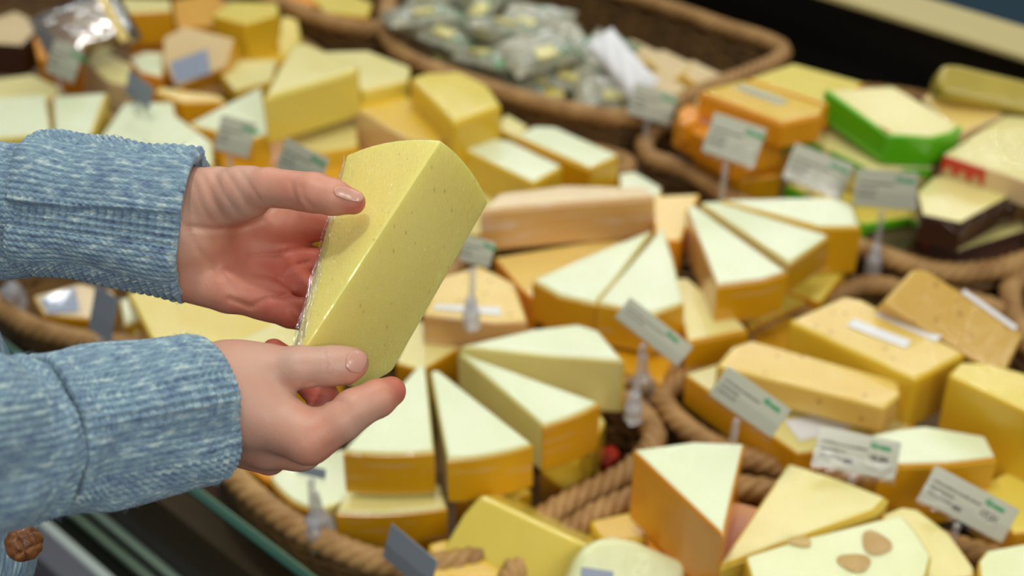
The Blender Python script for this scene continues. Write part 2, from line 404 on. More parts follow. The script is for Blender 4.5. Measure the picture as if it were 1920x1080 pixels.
# ------------------------------------------------------------------ cheeses: front basket of pale wedges
G1 = 'pale wedges in the round basket'
def C(*a, **k): return cheese(*a, **k)
C('cheese_wedge', 'pale cut wedge at the back right of the round basket, tall side facing the camera', [(860, 648), (1000, 616), (1083, 606), (1122, 618), (1170, 676), (1033, 667)], .158, .062, 'pale', 'cream', (2, 3), 'rindcream', group=G1)
C('cheese_wedge', 'pale wedge with an amber front rind, second from the right in the round basket', [(856, 657), (1123, 753, .05), (1017, 795)], .155, .056, 'pale', 'cream', (1,), group=G1)
C('cheese_wedge', 'pale narrow wedge with amber rind in the middle of the round basket, pointing away', [(806, 693), (822, 692), (998, 830, .05), (838, 858)], .150, .052, 'pale', 'cream', (2,), group=G1)
C('cheese_wedge', 'pale wide wedge right beside the index finger, stacked on another wedge', [(784, 683), (798, 684), (814, 843, .04), (643, 843)], .150, .050, 'pale', 'cream', (2,), group=G1)
C('cheese_wedge', 'lower wedge carrying the wedge beside the index finger, amber rind to the camera', [(655, 905), (826, 905), (838, 948, .04), (630, 958)], .096, .060, 'cream', 'cream', (2,), group=G1, stickers=())
C('cheese_wedge', 'cream wedge at the left of the round basket under the right wrist', [(505, 893, ), (560, 850), (650, 840), (672, 930), (600, 955, .05), (545, 935, .03)], .088, .045, 'pale', 'cream', (4, 5, 0), 'rindplain', group=G1)
C('cheese_wedge', 'orange rinded wedge edge showing under the right wrist', [(452, 868), (520, 850), (575, 868), (505, 905)], .078, .04, 'orange', 'orange', group=G1)
C('cheese_wedge', 'thin pale wedge tip at the right inside the round basket', [(1085, 800), (1122, 772), (1136, 788), (1108, 850)], .10, .045, 'cream', 'butter', group=G1)
C('cheese_wedge', 'yellow wedge lying low below the amber rinds of the round basket', [(850, 925), (960, 895), (1000, 920), (900, 965)], .088, .045, 'butter', 'gold', (), group=G1)
C('cheese_wedge', 'low yellow piece on the floor of the round basket near its right rim', [(1010, 880), (1080, 850), (1130, 880), (1060, 920)], .058, .04, 'butter', 'gold', group=G1)
C('cheese_wedge', 'low amber wedge under the tall wedge at the back of the round basket', [(950, 735), (1050, 700), (1135, 745), (1040, 800)], .088, .055, 'cream', 'gold', group=G1)
C('cheese_wedge', 'small red rinded piece in the shade inside the round basket', [(1120, 845), (1150, 828), (1165, 850), (1135, 875)], .05, .03, 'red', 'red', group=G1)

# ------------------------------------------------------------------ bottom basket
G2 = 'shiny wrapped wedges in the bottom basket'
M['palegreen'] = cheese_mat('pale_green_paste', srgb(232, 236, 176), srgb(240, 242, 190), coat=1, wrap=.7)
hol = C('cheese_wedge', 'pale greenish wedge with two brown holes in its face at the bottom right', [(1396, 1042), (1490, 1012), (1690, 962), (1722, 1000), (1748, 1042), (1738, 1080), (1600, 1190), (1440, 1190)], .165, .05, 'palegreen', 'butter', (), group=G2)
def eye(o, px, py, rx, ry, z, n=(0, 0, 1)):
    c = W(px, py, z) - np.array(o.location); V = []; Fc = []; N = 28; R = 6
    for r in range(R + 1):
        q = r / R
        for a in range(N):
            t = a / N * 2 * np.pi; w_ = 1 + .1 * math.sin(3 * t + px)
            V.append(c + np.array([math.cos(t) * rx * q * w_, math.sin(t) * ry * q * w_, .0009 - .0 * q + .0012 * (q > .85) * (1 - abs(q - .92) / .09 if abs(q - .92) < .09 else 0) - .0006 * (1 - q * q)]))
    for r in range(R):
        for a in range(N): Fc.append((r * N + a, r * N + (a + 1) % N, (r + 1) * N + (a + 1) % N, (r + 1) * N + a))
    link('eye_hole', from_np('eye_hole', V, [tuple(reversed(f)) for f in Fc]), [M['eyehole']], o)
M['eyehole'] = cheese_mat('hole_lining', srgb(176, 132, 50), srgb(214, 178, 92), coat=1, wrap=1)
eye(hol, 1602, 1056, .0125, .0095, .165); eye(hol, 1642, 1020, .011, .013, .165); eye(hol, 1500, 1017, .009, .006, .165)
C('cheese_wedge', 'cream wedge sticking out behind the holed wedge at the bottom right', [(1650, 965), (1690, 948), (1722, 953), (1782, 1000), (1828, 1064), (1830, 1082), (1740, 1090)], .14, .05, 'cream', 'gold', group=G2)
C('cheese_wedge', 'light triangular wedge with a blunt tip in the middle of the bottom basket', [(1478, 866, .02), (1664, 932), (1640, 957), (1345, 1062), (1363, 1035)], .150, .045, 'cream', 'butter', (1, 2), 'rindcream', group=G2)
C('cheese_wedge', 'tall shiny wedge pointing at the camera, with a grey label on its amber left side', [(1185, 842), (1300, 826), (1397, 830), (1357, 1005)], .185, .075, 'pale', 'orange', (), group=G2)
C('cheese_wedge', 'pale yellow wedge standing on edge at the bottom, its broad face to the camera', [(902, 927), (1104, 1022), (1120, 1190), (835, 1190), (822, 1060), (838, 1015), (868, 965)], .09, .062, 'yellow', 'yellow', (), 'rindcream', n=(-.25, -.75, .62), group=G2, rad=.004,)
C('cheese_slab', 'flat yellow piece under the left corner of the big standing wedge', [(802, 1018), (840, 1008), (905, 1040), (990, 1100), (960, 1200), (815, 1140)], .09, .04, 'butter', 'gold', group=G2)
C('cheese_wedge', 'rounded greenish wrapped wedge with a grey stain at the bottom edge', [(1062, 1090), (1085, 1035), (1112, 1012), (1150, 1006), (1190, 1012), (1290, 1055), (1275, 1180), (1062, 1180)], .12, .04, 'palegreen', 'palegreen', n=(.1, -.65, .75), group=G2, rad=.009, stickers=(([(1090, 1063), (1150, 1072), (1150, 1120), (1085, 1120)], 'bluegrey'),))
C('cheese_wedge', 'small yellow block behind the standing wedge of the bottom basket', [(1104, 975), (1185, 957), (1212, 985), (1216, 1010), (1140, 1030)], .10, .045, 'butter', 'butter', group=G2)
C('cheese_block', 'deep orange block under the tall shiny wedge', [(1205, 985), (1330, 925), (1440, 955), (1430, 1040), (1330, 1150), (1250, 1120)], .108, .06, 'orange', 'orange', group=G2)
C('cheese_wedge', 'pale green rounded piece cut off by the bottom right corner', [(1834, 1050), (1850, 1030), (1925, 1016), (1990, 1020), (1990, 1120), (1840, 1110)], .15, .045, 'palegreen', 'butter', group=G2)
C('cheese_wedge', 'yellow piece at the right edge behind the rightmost price card', [(1828, 912), (1885, 884), (1950, 895), (1990, 990), (1900, 1000)], .115, .05, 'yellow', 'gold', group=G2)
C('cheese_wedge', 'small yellow tip at the right edge above the rightmost price card', [(1868, 856), (1925, 828), (1980, 850), (1960, 900)], .125, .045, 'yellow', 'gold', group=G2)

# ------------------------------------------------------------------ basket with spotted blocks
G3 = 'blocks in the basket of spotted cheese'
C('cheese_wedge', 'pale rounded wedge with glossy film behind the two front price cards', [(1632, 815, .04), (1735, 797), (1848, 816), (1869, 857), (1780, 868), (1650, 872)], .150, .07, 'pale', 'gold', (3, 4), 'rindplain', group=G3)
C('cheese_block', 'tall yellow block at the right edge with its smooth side to the camera', [(1776, 702), (1800, 676), (1850, 678), (1990, 715), (1990, 800)], .185, .085, 'yellow', 'butter', group=G3, rad=.005)
C('cheese_slab', 'long spotted slab lying across a paler slab, small card in front of it', [(1342, 684), (1372, 648), (1410, 636), (1684, 712), (1690, 738), (1660, 764)], .158, .030, 'eye', 'eye', group=G3, rad=.004)
C('cheese_slab', 'pale slab under the long spotted slab', [(1282, 700), (1345, 680), (1722, 790), (1650, 830), (1495, 850)], .118, .038, 'cream', 'gold', group=G3, stickers=(([(1470, 790), (1560, 772), (1600, 800), (1500, 828)], 'paper'),))
C('cheese_block', 'big spotted block with two white paper strips on its top', [(1477, 600), (1582, 553), (1618, 560), (1813, 662), (1717, 712)], .170, .060, 'eye', 'butter', group=G3, rad=.005,
  stickers=(([(1588, 612), (1600, 599), (1708, 640), (1698, 654)], 'paper'), ([(1640, 592), (1655, 580), (1768, 628), (1755, 642)], 'paper')))
C('cheese_slab', 'ochre spotted slab standing tilted at the right edge behind the stickered block', [(1654, 568), (1712, 504), (1740, 506), (1922, 626), (1880, 712)], .185, .035, 'ochre', 'ochre', n=(.05, -.62, .78), group=G3, rad=.004, stickers=(([(1802, 549), (1808, 543), (1908, 613), (1901, 620)], 'paper'),))
C('cheese_block', 'low brownish block in the shade left of the stickered block', [(1400, 625), (1480, 590), (1560, 640), (1480, 680)], .095, .05, 'gold', 'gold', group=G3)

# ------------------------------------------------------------------ middle basket of wheel wedges
G4 = 'wheel wedges in the basket beside the held cheese'
C('cheese_wedge', 'leftmost of three fanned pale wedges on top, crumpled film on its left side', [(1286, 388), (1302, 383), (1475, 508), (1430, 523), (1344, 534)], .170, .050, 'pale', 'pink', (2, 3), group=G4)
C('cheese_wedge', 'middle one of three fanned pale wedges, with bright glints', [(1312, 378), (1345, 376), (1554, 440), (1480, 492)], .168, .042, 'pale', 'cream', (2,), group=G4)
C('cheese_wedge', 'back one of three fanned pale wedges, next to the green packs', [(1345, 373), (1470, 370), (1565, 369), (1600, 386), (1614, 424), (1535, 424)], .165, .060, 'pale', 'butter', (2, 3, 4), 'rindplain', group=G4)
C('cheese_wedge', 'yellow wedge below the fanned wedges, nearest the brown packs', [(1470, 545), (1530, 492), (1592, 500), (1540, 566)], .105, .045, 'yellow', 'gold', group=G4)
C('cheese_wedge', 'small yellow wedge tip beneath the leftmost fanned wedge', [(1385, 590), (1468, 546), (1517, 563), (1405, 614)], .100, .045, 'yellow', 'gold', (2,), 'rindplain', group=G4)
C('cheese_wedge', 'pale yellow wedge with dark amber rind right of the tilted price card', [(1258, 520), (1290, 520), (1375, 590), (1402, 616), (1288, 640)], .128, .060, 'cream', 'gold', (2, 3), 'rindplain', group=G4)
C('cheese_wedge', 'glinting pale wedge with its point away, behind the tilted price card', [(1243, 422), (1262, 480), (1282, 566), (1225, 586), (1120, 565)], .155, .050, 'pale', 'cream', (2, 3), group=G4)
C('cheese_wedge', 'pale wedge left of the glinting one, dark amber rind in front', [(1000, 523), (1110, 474), (1226, 428), (1160, 515), (1116, 567), (1050, 552)], .152, .050, 'pale', 'cream', (4, 5, 3), 'rindplain', group=G4)
C('cheese_block', 'amber block low below the two pointed wedges', [(1015, 610), (1130, 570), (1290, 610), (1240, 720), (1130, 680)], .100, .06, 'gold', 'gold', (), 'rindplain', group=G4)
C('cheese_block', 'orange flat block lying under the pink rinded piece', [(925, 482), (1100, 452), (1210, 430), (1120, 480), (1000, 562), (975, 540)], .125, .045, 'orangetop', 'orange', group=G4)
C('cheese_block', 'long pinkish rinded block with pale top right of the held cheese', [(900, 395), (935, 362), (1060, 346), (1212, 350), (1228, 368), (1080, 378)], .178, .052, 'tan', 'pink', (4, 5), 'pink', group=G4)
C('cheese_block', 'flat orange block right of the pink rinded piece', [(1222, 366), (1314, 362), (1296, 400), (1278, 450), (1228, 450)], .150, .045, 'orangetop', 'orange', group=G4)
C('cheese_block', 'pale mottled block with a white and green label right of the held cheese', [(820, 520), (900, 497), (965, 530), (990, 602), (930, 605), (790, 590)], .140, .05, 'eye', 'pink', group=G4, stickers=(([(812, 580), (815, 572), (938, 578), (940, 592)], 'paper'),))
C('cheese_wedge', 'pale yellow face below the labelled block, right of the held cheese tip', [(770, 600), (925, 604), (905, 652), (855, 655), (790, 695), (740, 680)], .105, .045, 'cream', 'gold', group=G4)

# ------------------------------------------------------------------ left basket
G5 = 'mixed wedges in the broad basket'
C('cheese_wedge', 'big smooth yellow wedge between the two sleeves', [(237, 546), (350, 535), (560, 595), (560, 650), (290, 650)], .118, .05, 'yellow', 'gold', group=G5)
C('cheese_wedge', 'light yellow wedge just above the right wrist', [(420, 650), (520, 600), (640, 590), (640, 700), (440, 700)], .132, .05, 'cream', 'gold', group=G5)
C('cheese_wedge', 'small pale wedge left of the big yellow wedge between the sleeves', [(222, 560), (245, 556), (262, 600), (232, 612)], .085, .04, 'pale', 'butter', group=G5)
C('cheese_wedge', 'small yellow wedge near the basket rim between the sleeves', [(245, 600), (285, 590), (300, 640), (255, 645)], .078, .04, 'cream', 'butter', group=G5)
C('cheese_block', 'amber block with a grey label by the rim between the sleeves', [(60, 555), (150, 530), (215, 545), (190, 600), (80, 590)], .088, .05, 'tan', 'gold', group=G5, stickers=(([(75, 560), (140, 540), (150, 585), (90, 590)], 'bluegrey'),))
C('cheese_block', 'tall pale block at the left edge above the upper sleeve', [(-40, 185), (85, 176), (97, 250), (-40, 262)], .150, .05, 'pale', 'yellow', (2,), 'rindcream', group=G5)
C('cheese_block', 'squarish pale block with a bright glint near the left edge', [(98, 180), (200, 173), (172, 250), (150, 268), (102, 268)], .150, .05, 'pale', 'butter', (1,), 'rindcream', group=G5)
C('cheese_wedge', 'large pale wedge right above the upper cuff', [(232, 192), (325, 190), (330, 215), (398, 265), (400, 310), (150, 310)], .150, .05, 'pale', 'yellow', group=G5)
C('cheese_block', 'narrow amber sided block behind the pale wedge above the cuff', [(288, 172), (300, 162), (412, 178), (425, 190), (340, 192)], .145, .05, 'orangetop', 'gold', group=G5)
C('cheese_wedge', 'pale triangular wedge behind the square card above the cuff', [(490, 160), (505, 250), (470, 262), (352, 232)], .150, .045, 'pale', 'butter', (2,), 'rindplain', group=G5)
C('cheese_block', 'large pale block on top of the pile with a long yellow side', [(548, 84), (570, 78), (674, 120), (668, 130), (494, 182), (520, 130)], .215, .062, 'cream', 'yellow', (3,), 'rindcream', group=G5, rad=.005)
C('cheese_block', 'pale block behind the large one on top of the pile', [(600, 96), (690, 94), (770, 125), (766, 150), (680, 170)], .180, .05, 'cream', 'yellow', group=G5)
C('cheese_block', 'flat pale block below the large one on top of the pile', [(545, 215), (600, 190), (665, 185), (672, 272), (600, 285), (542, 270)], .140, .045, 'cream', 'butter', group=G5)
C('cheese_block', 'beige sided yellow block just above the held cheese', [(650, 192), (680, 170), (752, 170), (840, 236), (822, 268), (765, 262)], .165, .055, 'butter', 'tan', group=G5)
C('cheese_block', 'rounded golden block on the pile right of the beige sided one', [(765, 144), (800, 133), (867, 131), (918, 158), (943, 196), (850, 230)], .200, .065, 'yellow', 'butter', group=G5, rad=.008)
C('cheese_block', 'glinting pale bar right of the held cheese top', [(857, 274), (905, 253), (960, 262), (1058, 310), (1000, 343)], .160, .052, 'pale', 'butter', group=G5, rad=.006)
C('cheese_block', 'long pale bar beside the wicker wall right of the glinting bar', [(965, 254), (1000, 234), (1042, 236), (1163, 290), (1107, 315)], .150, .048, 'pale', 'butter', (4,), 'rindplain', group=G5, rad=.005)
C('cheese_block', 'small yellow block tucked behind the long pale bar', [(925, 235), (950, 212), (990, 235), (975, 262)], .125, .05, 'cream', 'butter', group=G5)
C('cheese_block', 'flat pale piece at the right end of the broad basket', [(1160, 325), (1190, 320), (1242, 350), (1238, 368), (1160, 360)], .120, .04, 'pale', 'butter', group=G5)
C('cheese_block', 'yellow block with a wide flat top under the card left of the held cheese', [(400, 275), (520, 240), (640, 300), (640, 400), (450, 380)], .120, .05, 'gold', 'gold', group=G5)
C('cheese_block', 'amber block low between the beige sided block and the flat pale one', [(600, 290), (660, 270), (740, 300), (700, 380), (610, 340)], .118, .05, 'gold', 'orange', group=G5)
C('cheese_wedge', 'pale wedge seen between thumb and upper cuff of the left hand', [(380, 300), (420, 262), (560, 300), (560, 420), (400, 400)], .10, .05, 'cream', 'gold', group=G5)
C('cheese_block', 'cream block behind the upper part of the held cheese', [(700, 300), (860, 290), (1000, 350), (900, 440), (720, 420)], .115, .05, 'cream', 'butter', group=G5)

# ------------------------------------------------------------------ top left basket
G6 = 'amber and cream pieces at the top left'
C('cheese_block', 'amber block at the top edge with a pale top, right of the foil bag', [(212, -5), (320, -2), (322, 20), (222, 26)], .150, .05, 'cream', 'gold', group=G6)
C('cheese_block', 'greenish yellow block at the top edge beside the straight rim', [(395, 28), (430, 2), (520, 4), (524, 26), (460, 45)], .150, .06, 'yellow', 'butter', group=G6)
C('cheese_wedge', 'upright yellow green slice at the right end of the top left basket', [(520, 60), (530, 28), (558, 36), (566, 75), (545, 110), (522, 110)], .115, .03, 'yellow', 'butter', n=(.2, -.6, .7), group=G6)
C('cheese_block', 'tan block with a large grey label on its front at the top left', [(305, 70), (345, 48), (440, 72), (425, 125), (330, 165), (305, 120)], .135, .04, 'tan', 'gold', n=(-.1, -.55, .8), group=G6, stickers=(([(318, 118), (388, 92), (396, 138), (330, 158)], 'bluegrey'),))
C('cheese_wedge', 'round edged cream wedge behind the small grey card', [(152, 105), (200, 98), (248, 120), (240, 160), (200, 150)], .120, .045, 'cream', 'tan', group=G6)
C('cheese_block', 'bright white topped block between grey card and tan block', [(240, 108), (270, 96), (308, 98), (305, 145), (262, 135)], .120, .045, 'pale', 'orange', group=G6)
C('cheese_block', 'pale flat block left of the large block on the pile', [(405, 130), (450, 112), (520, 110), (512, 150), (440, 170)], .115, .045, 'cream', 'butter', group=G6)
C('cheese_block', 'amber block at the top edge between the two pale ones', [(322, 0), (400, -15), (430, 10), (400, 45), (330, 50)], .115, .05, 'gold', 'gold', group=G6)
C('cheese_block', 'orange block behind the small card at the left edge', [(60, 70), (110, 50), (160, 75), (150, 120), (70, 110)], .105, .05, 'orange', 'orange', group=G6)
C('cheese_block', 'amber block low in the gap above the bright block', [(230, 66), (320, 60), (340, 100), (250, 108)], .090, .05, 'gold', 'orange', group=G6)
C('cheese_block', 'tan flat piece at the left edge on the far side of the broad basket', [(-30, 150), (60, 138), (120, 165), (90, 185), (-30, 185)], .105, .04, 'cream', 'tan', group=G6)
C('cheese_block', 'yellow block behind the upright slice near the straight rim', [(455, 95), (520, 70), (545, 100), (500, 140), (440, 135)], .098, .05, 'butter', 'gold', group=G6)
C('cheese_block', 'pale block in the top left corner', [(-30, 40), (30, 20), (80, 45), (40, 85), (-30, 80)], .110, .05, 'tan', 'choc', group=G6)
C('cheese_block', 'yellow block inside the straight rimmed basket at the top edge', [(570, -15), (640, -20), (700, 5), (690, 32), (610, 22)], .12, .05, 'yellow', 'gold', group=G6)
C('cheese_block', 'orange block beside the yellow one in the straight rimmed basket', [(530, -10), (575, -20), (600, 5), (560, 10)], .12, .05, 'orange', 'orange', group=G6)
# ------------------------------------------------------------------ right back basket
G7 = 'orange blocks in the back basket'
C('cheese_block', 'wide orange rinded block with a faint label on top, top of the orange stack', [(1313, 170), (1400, 148), (1546, 198), (1540, 214), (1467, 229)], .205, .035, 'butter', 'orange', (4, 3), 'orange', group=G7, stickers=(([(1375, 165), (1395, 160), (1480, 190), (1460, 197)], 'card'),))
C('cheese_block', 'yellow topped block behind the wide orange rinded one', [(1402, 147), (1487, 118), (1622, 155), (1550, 196)], .200, .035, 'yellow', 'orange', group=G7)
C('cheese_block', 'orange block under the wide one, left end of the stack', [(1262, 225), (1310, 195), (1440, 240), (1470, 262), (1380, 290)], .165, .035, 'orange', 'orange', group=G7)
C('cheese_block', 'deep orange block at the bottom of the orange stack', [(1300, 285), (1340, 262), (1480, 290), (1465, 330), (1390, 335)], .125, .045, 'orange', 'gold', group=G7)
C('cheese_block', 'small round orange piece at the left end of the orange stack', [(1268, 205), (1290, 190), (1320, 200), (1312, 225), (1278, 232)], .175, .03, 'orange', 'orange', group=G7, rad=.006)
G8 = 'packs with printed sides in the back basket'
gp = C('cheese_pack', 'green sided pack with a red zigzag on top of the green pile', [(1550, 168), (1675, 160), (1802, 236), (1782, 250), (1745, 258), (1665, 252)], .205, .042, 'cream', 'green', (5, 4, 3, 2), 'green', n=(.02, -.15, 1), group=G8, rt=.002, bandname='foil_sleeve', t0=.0, taper=.92)
C('cheese_pack', 'pale pack with green corners under the green sided pack', [(1474, 245), (1540, 222), (1655, 290), (1752, 290), (1748, 314), (1630, 314), (1560, 280)], .160, .040, 'cream', 'cream', group=G8)
zg = ALL[-1]
C('cheese_pack', 'green pack at the bottom behind the two leaning price cards', [(1470, 345), (1560, 310), (1740, 350), (1760, 400), (1620, 420)], .118, .045, 'yellow', 'green', group=G8)
C('cheese_pack', 'cream pack with a red zigzag side at the right edge', [(1768, 288), (1885, 214), (1990, 225), (1990, 360)], .185, .032, 'cream', 'tan', group=G8)
zr = ALL[-1]
C('cheese_pack', 'plain tan topped pack behind the green sided pack', [(1728, 182), (1755, 166), (1885, 212), (1802, 250)], .185, .04, 'orangetop', 'tan', group=G8)
C('cheese_log', 'olive yellow rounded log at the right end of the dark gap', [(1756, 150), (1768, 118), (1800, 120), (1990, 165), (1990, 225), (1765, 175)], .215, .04, 'olive', 'olive', n=(0, -.7, .7), group=G8, rad=.014)
C('cheese_pack', 'cream topped pack in brown jagged wrapper at the right', [(1718, 360), (1752, 328), (1905, 342), (1908, 360), (1802, 418), (1728, 402)], .160, .035, 'cream', 'choc', (3, 4, 5), 'choc', group=G8, bandname='jagged_wrapper', t0=.001, jag=(.014, .012), rt=.002)
C('cheese_pack', 'second brown wrapped pack below, pale top showing at the right edge', [(1740, 455), (1800, 440), (1915, 412), (1930, 430), (1800, 470)], .118, .032, 'cream', 'choc', (4,), 'choc', group=G8, bandname='jagged_wrapper', jag=(.014, .01), rt=.002)
C('cheese_pack', 'dark brown pack with red and white print just inside the rim', [(1620, 430), (1700, 410), (1830, 450), (1920, 440), (1900, 488), (1760, 492), (1650, 470)], .108, .04, 'choc', 'choc', group=G8, stickers=(([(1718, 440), (1742, 444), (1755, 462), (1735, 466)], 'red'), ([(1765, 452), (1800, 455), (1795, 468), (1770, 466)], 'red')))
def zig(parent, a, b, z, drop, mat, nm='red_print', teeth=3):
    """zigzag print on a foil side, between two px of the top edge"""
    A = W(*a, z); B = W(*b, z); dirn = unit(np.cross(B - A, [0, 0, 1])); 
    if np.dot(dirn, CAM - A) < 0: dirn = -dirn
    off = dirn * .0042; up = []; lo = []; N = 2 * teeth
    for i in range(N + 1):
        p = A + (B - A) * i / N + off - np.array(parent.location)
        up.append(p + np.array([0, 0, .001])); lo.append(p - np.array([0, 0, drop * (.35 if i % 2 else 1)]))
    V = up + lo + [v - dirn * .002 for v in up + lo]; n = N + 1; Fc = []
    for i in range(N):
        Fc += [(i, i + 1, n + i + 1, n + i), (2 * n + i, 3 * n + i, 3 * n + i + 1, 2 * n + i + 1), (i, 2 * n + i, 2 * n + i + 1, i + 1), (n + i, n + i + 1, 3 * n + i + 1, 3 * n + i)]
    Fc += [(0, n, 3 * n, 2 * n), (N, 2 * n + N, 3 * n + N, n + N)]
    link(nm, from_np(nm, V, Fc, False), [mat], parent)
zig(gp, (1606, 208), (1672, 248), .202, .014, M['red'])
zig(zr, (1772, 292), (1850, 318), .183, .020, M['red'])
zig(zg, (1477, 248), (1500, 258), .158, .030, M['green'], 'green_print', 1)
zig(zg, (1508, 260), (1545, 276), .159, .012, M['green'], 'green_print', 1)
zig(zg, (1562, 283), (1625, 314), .159, .010, M['green'], 'green_print', 3)
zig(zg, (1690, 316), (1744, 316), .159, .014, M['green'], 'green_print', 2)

# ------------------------------------------------------------------ bagged cheeses at the back
def bag_mat():
    a = NT('printed_bag_film'); v = a.coord('Object', (22, 60, 30), (.2, .1, .5)); n1 = a.noise(v, 1.2, 3); v2 = a.coord(); n2 = a.noise(v2, 28, 2)
    c = a.ramp(n1, [(.38, srgb(160, 156, 126)), (.5, srgb(190, 188, 166)), (.56, srgb(128, 134, 114)), (.66, srgb(206, 206, 192))])
    c = a.mix(a.ramp(n2, [(.60, (0, 0, 0, 1)), (.66, (1, 1, 1, 1))]), c, srgb(96, 150, 100))
    a.set(Base_Color=c, Roughness=.2, Coat_Weight=.8, Normal=a.bump(a.noise(v2, 60, 4), .004, .8)); return a.m
M['bag'] = bag_mat()
def pillow(L_, w_, h_, N=14):
    V = []; Fc = []
    for sgn in (1, -1):
        for i in range(N + 1):
            for j in range(N + 1):
                u = i / N * 2 - 1; v = j / N * 2 - 1
                hh = h_ * max(0, (1 - u ** 4)) ** .6 * max(0, (1 - v ** 4)) ** .6
                V.append((u * L_, v * w_ * (1 - .08 * (1 - u * u)), sgn * (hh + .0004) + .0015 * math.sin(u * 9 + v * 7) * (1 if hh > .001 else 0)))
    m = (N + 1) ** 2
    for i in range(N):
        for j in range(N):
            a = i * (N + 1) + j; q = (a, a + N + 1, a + N + 2, a + 1)
            Fc.append(q); Fc.append(tuple(reversed([k + m for k in q])))
    return V, Fc
rb = random.Random(3)
bag_spots = [(790, 35, 20, 'white and green bag at the left end of the bag pile'), (850, 75, -35, 'small bag lying on the near rim of the bag pile'), (880, 25, 60, 'upright looking bag near the top edge of the bag pile'),
    (940, 60, 10, 'green printed bag in the middle of the bag pile'), (925, 115, -50, 'bag beside the near rim with yellow showing'), (1000, 45, -25, 'bag at the far side of the pile below the brown wall'),
    (1010, 100, 30, 'grey green bag in the centre of the bag pile'), (990, 150, 75, 'bag over the rim with a yellow block showing'), (1065, 90, -60, 'crumpled bag right of the pile centre'),
    (1075, 150, -15, 'bag with a green corner near the right end of the rim'), (1120, 115, 50, 'bag beside the white folded one'), (1150, 180, 5, 'bag at the right front corner of the bag pile'),
    (820, 0, -10, 'bag touching the top edge of the photo'), (900, -15, 35, 'bag half cut by the top edge of the photo'), (1040, 65, 85, 'thin standing bag behind the pile centre')]
for i, (x, y, ang, lb) in enumerate(bag_spots):
    z = (.112 if y > 140 else .132) + (.02 if i % 3 == 0 and y < 140 else 0)
    p = W(x, y, z); V, Fc = pillow(.052, .036, .017)
    o = link('cheese_bag', from_np('cheese_bag', V, Fc), [M['bag']], None, p); o.rotation_euler = (rb.uniform(-.35, .35), rb.uniform(-.4, .4), math.radians(ang)); tag(o, lb, 'bag', 'bagged cheeses in the back basket')
    lp = prism_mesh('cheese_piece', [np.array(q) for q in ((-.018, -.03, .0185), (.012, -.03, .0185), (.012, -.008, .0185), (-.018, -.008, .0185))], np.array([0, 0, 1.0]), .006, .002, 2)
    link('cheese_piece', lp, [M['cream']] * 2, o)
p = W(1165, 120, .165); V, Fc = pillow(.055, .022, .012); o = link('cheese_bag', from_np('cheese_bag', V, Fc), [M['paper']], None, p)
o.rotation_euler = (.5, .3, math.radians(-58)); tag(o, 'white folded bag standing up at the right of the bag pile', 'bag')
for i, (pl, lb) in enumerate((([(1150, 85), (1185, 72), (1235, 95), (1200, 125)], 'tan slice behind the white folded bag'), ([(1200, 100), (1245, 92), (1300, 118), (1262, 150)], 'tan slice in the middle of the slices under the brown wall'),
        ([(1255, 120), (1300, 112), (1358, 140), (1330, 170)], 'tan slice at the right end under the brown wall'), ([(1190, 140), (1240, 130), (1290, 165), (1240, 185)], 'tan slice in front, beside the pale card'),
        ([(1265, 165), (1330, 158), (1370, 180), (1310, 195)], 'tan slice touching the orange stack'))):
    C('cheese_slice', lb, pl, .125 + .004 * (i % 2), .03, 'tan', 'orangetop', group='tan slices beside the bags')
for (pl, lb) in (([(975, 135), (1045, 130), (1060, 175), (985, 180)], 'square cream block showing at the front of the bags'), ([(1088, 160), (1150, 158), (1165, 195), (1100, 205)], 'cream block near the right end of the bag rim'), ([(800, 80), (840, 72), (850, 98), (812, 102)], 'small cream block at the left of the bags')):
    C('cheese_block', lb, pl, .112, .04, 'yellow', 'cream', group='blocks among the bags')
# foil bag top left
V, Fc = pillow(.06, .045, .022, 20); M['foil'] = clear_mat('gold_film', (.95, .84, .58, 1), .45, .16)
o = link('film_bag', from_np('film_bag', V, Fc), [M['foil']], None, W(160, 55, .165)); o.rotation_euler = (.6, -.2, .5); tag(o, 'glittering clear film bag with an orange band at the top left', 'bag')
bnd = prism_mesh('orange_band', [np.array(q) for q in ((.030, -.05, .0225), (.042, -.05, .0225), (.042, .05, .0225), (.030, .05, .0225))], np.array([0, 0, 1.0]), .003, .0008, 1)
link('orange_band', bnd, [M['orangetop']] * 2, o)
inn = prism_mesh('cheese_piece', [np.array(q) for q in ((-.045, -.03, .008), (.04, -.03, .008), (.04, .03, .008), (-.045, .03, .008))], np.array([0, 0, 1.0]), .016, .004, 2)
link('cheese_piece', inn, [M['orangetop']] * 2, o)

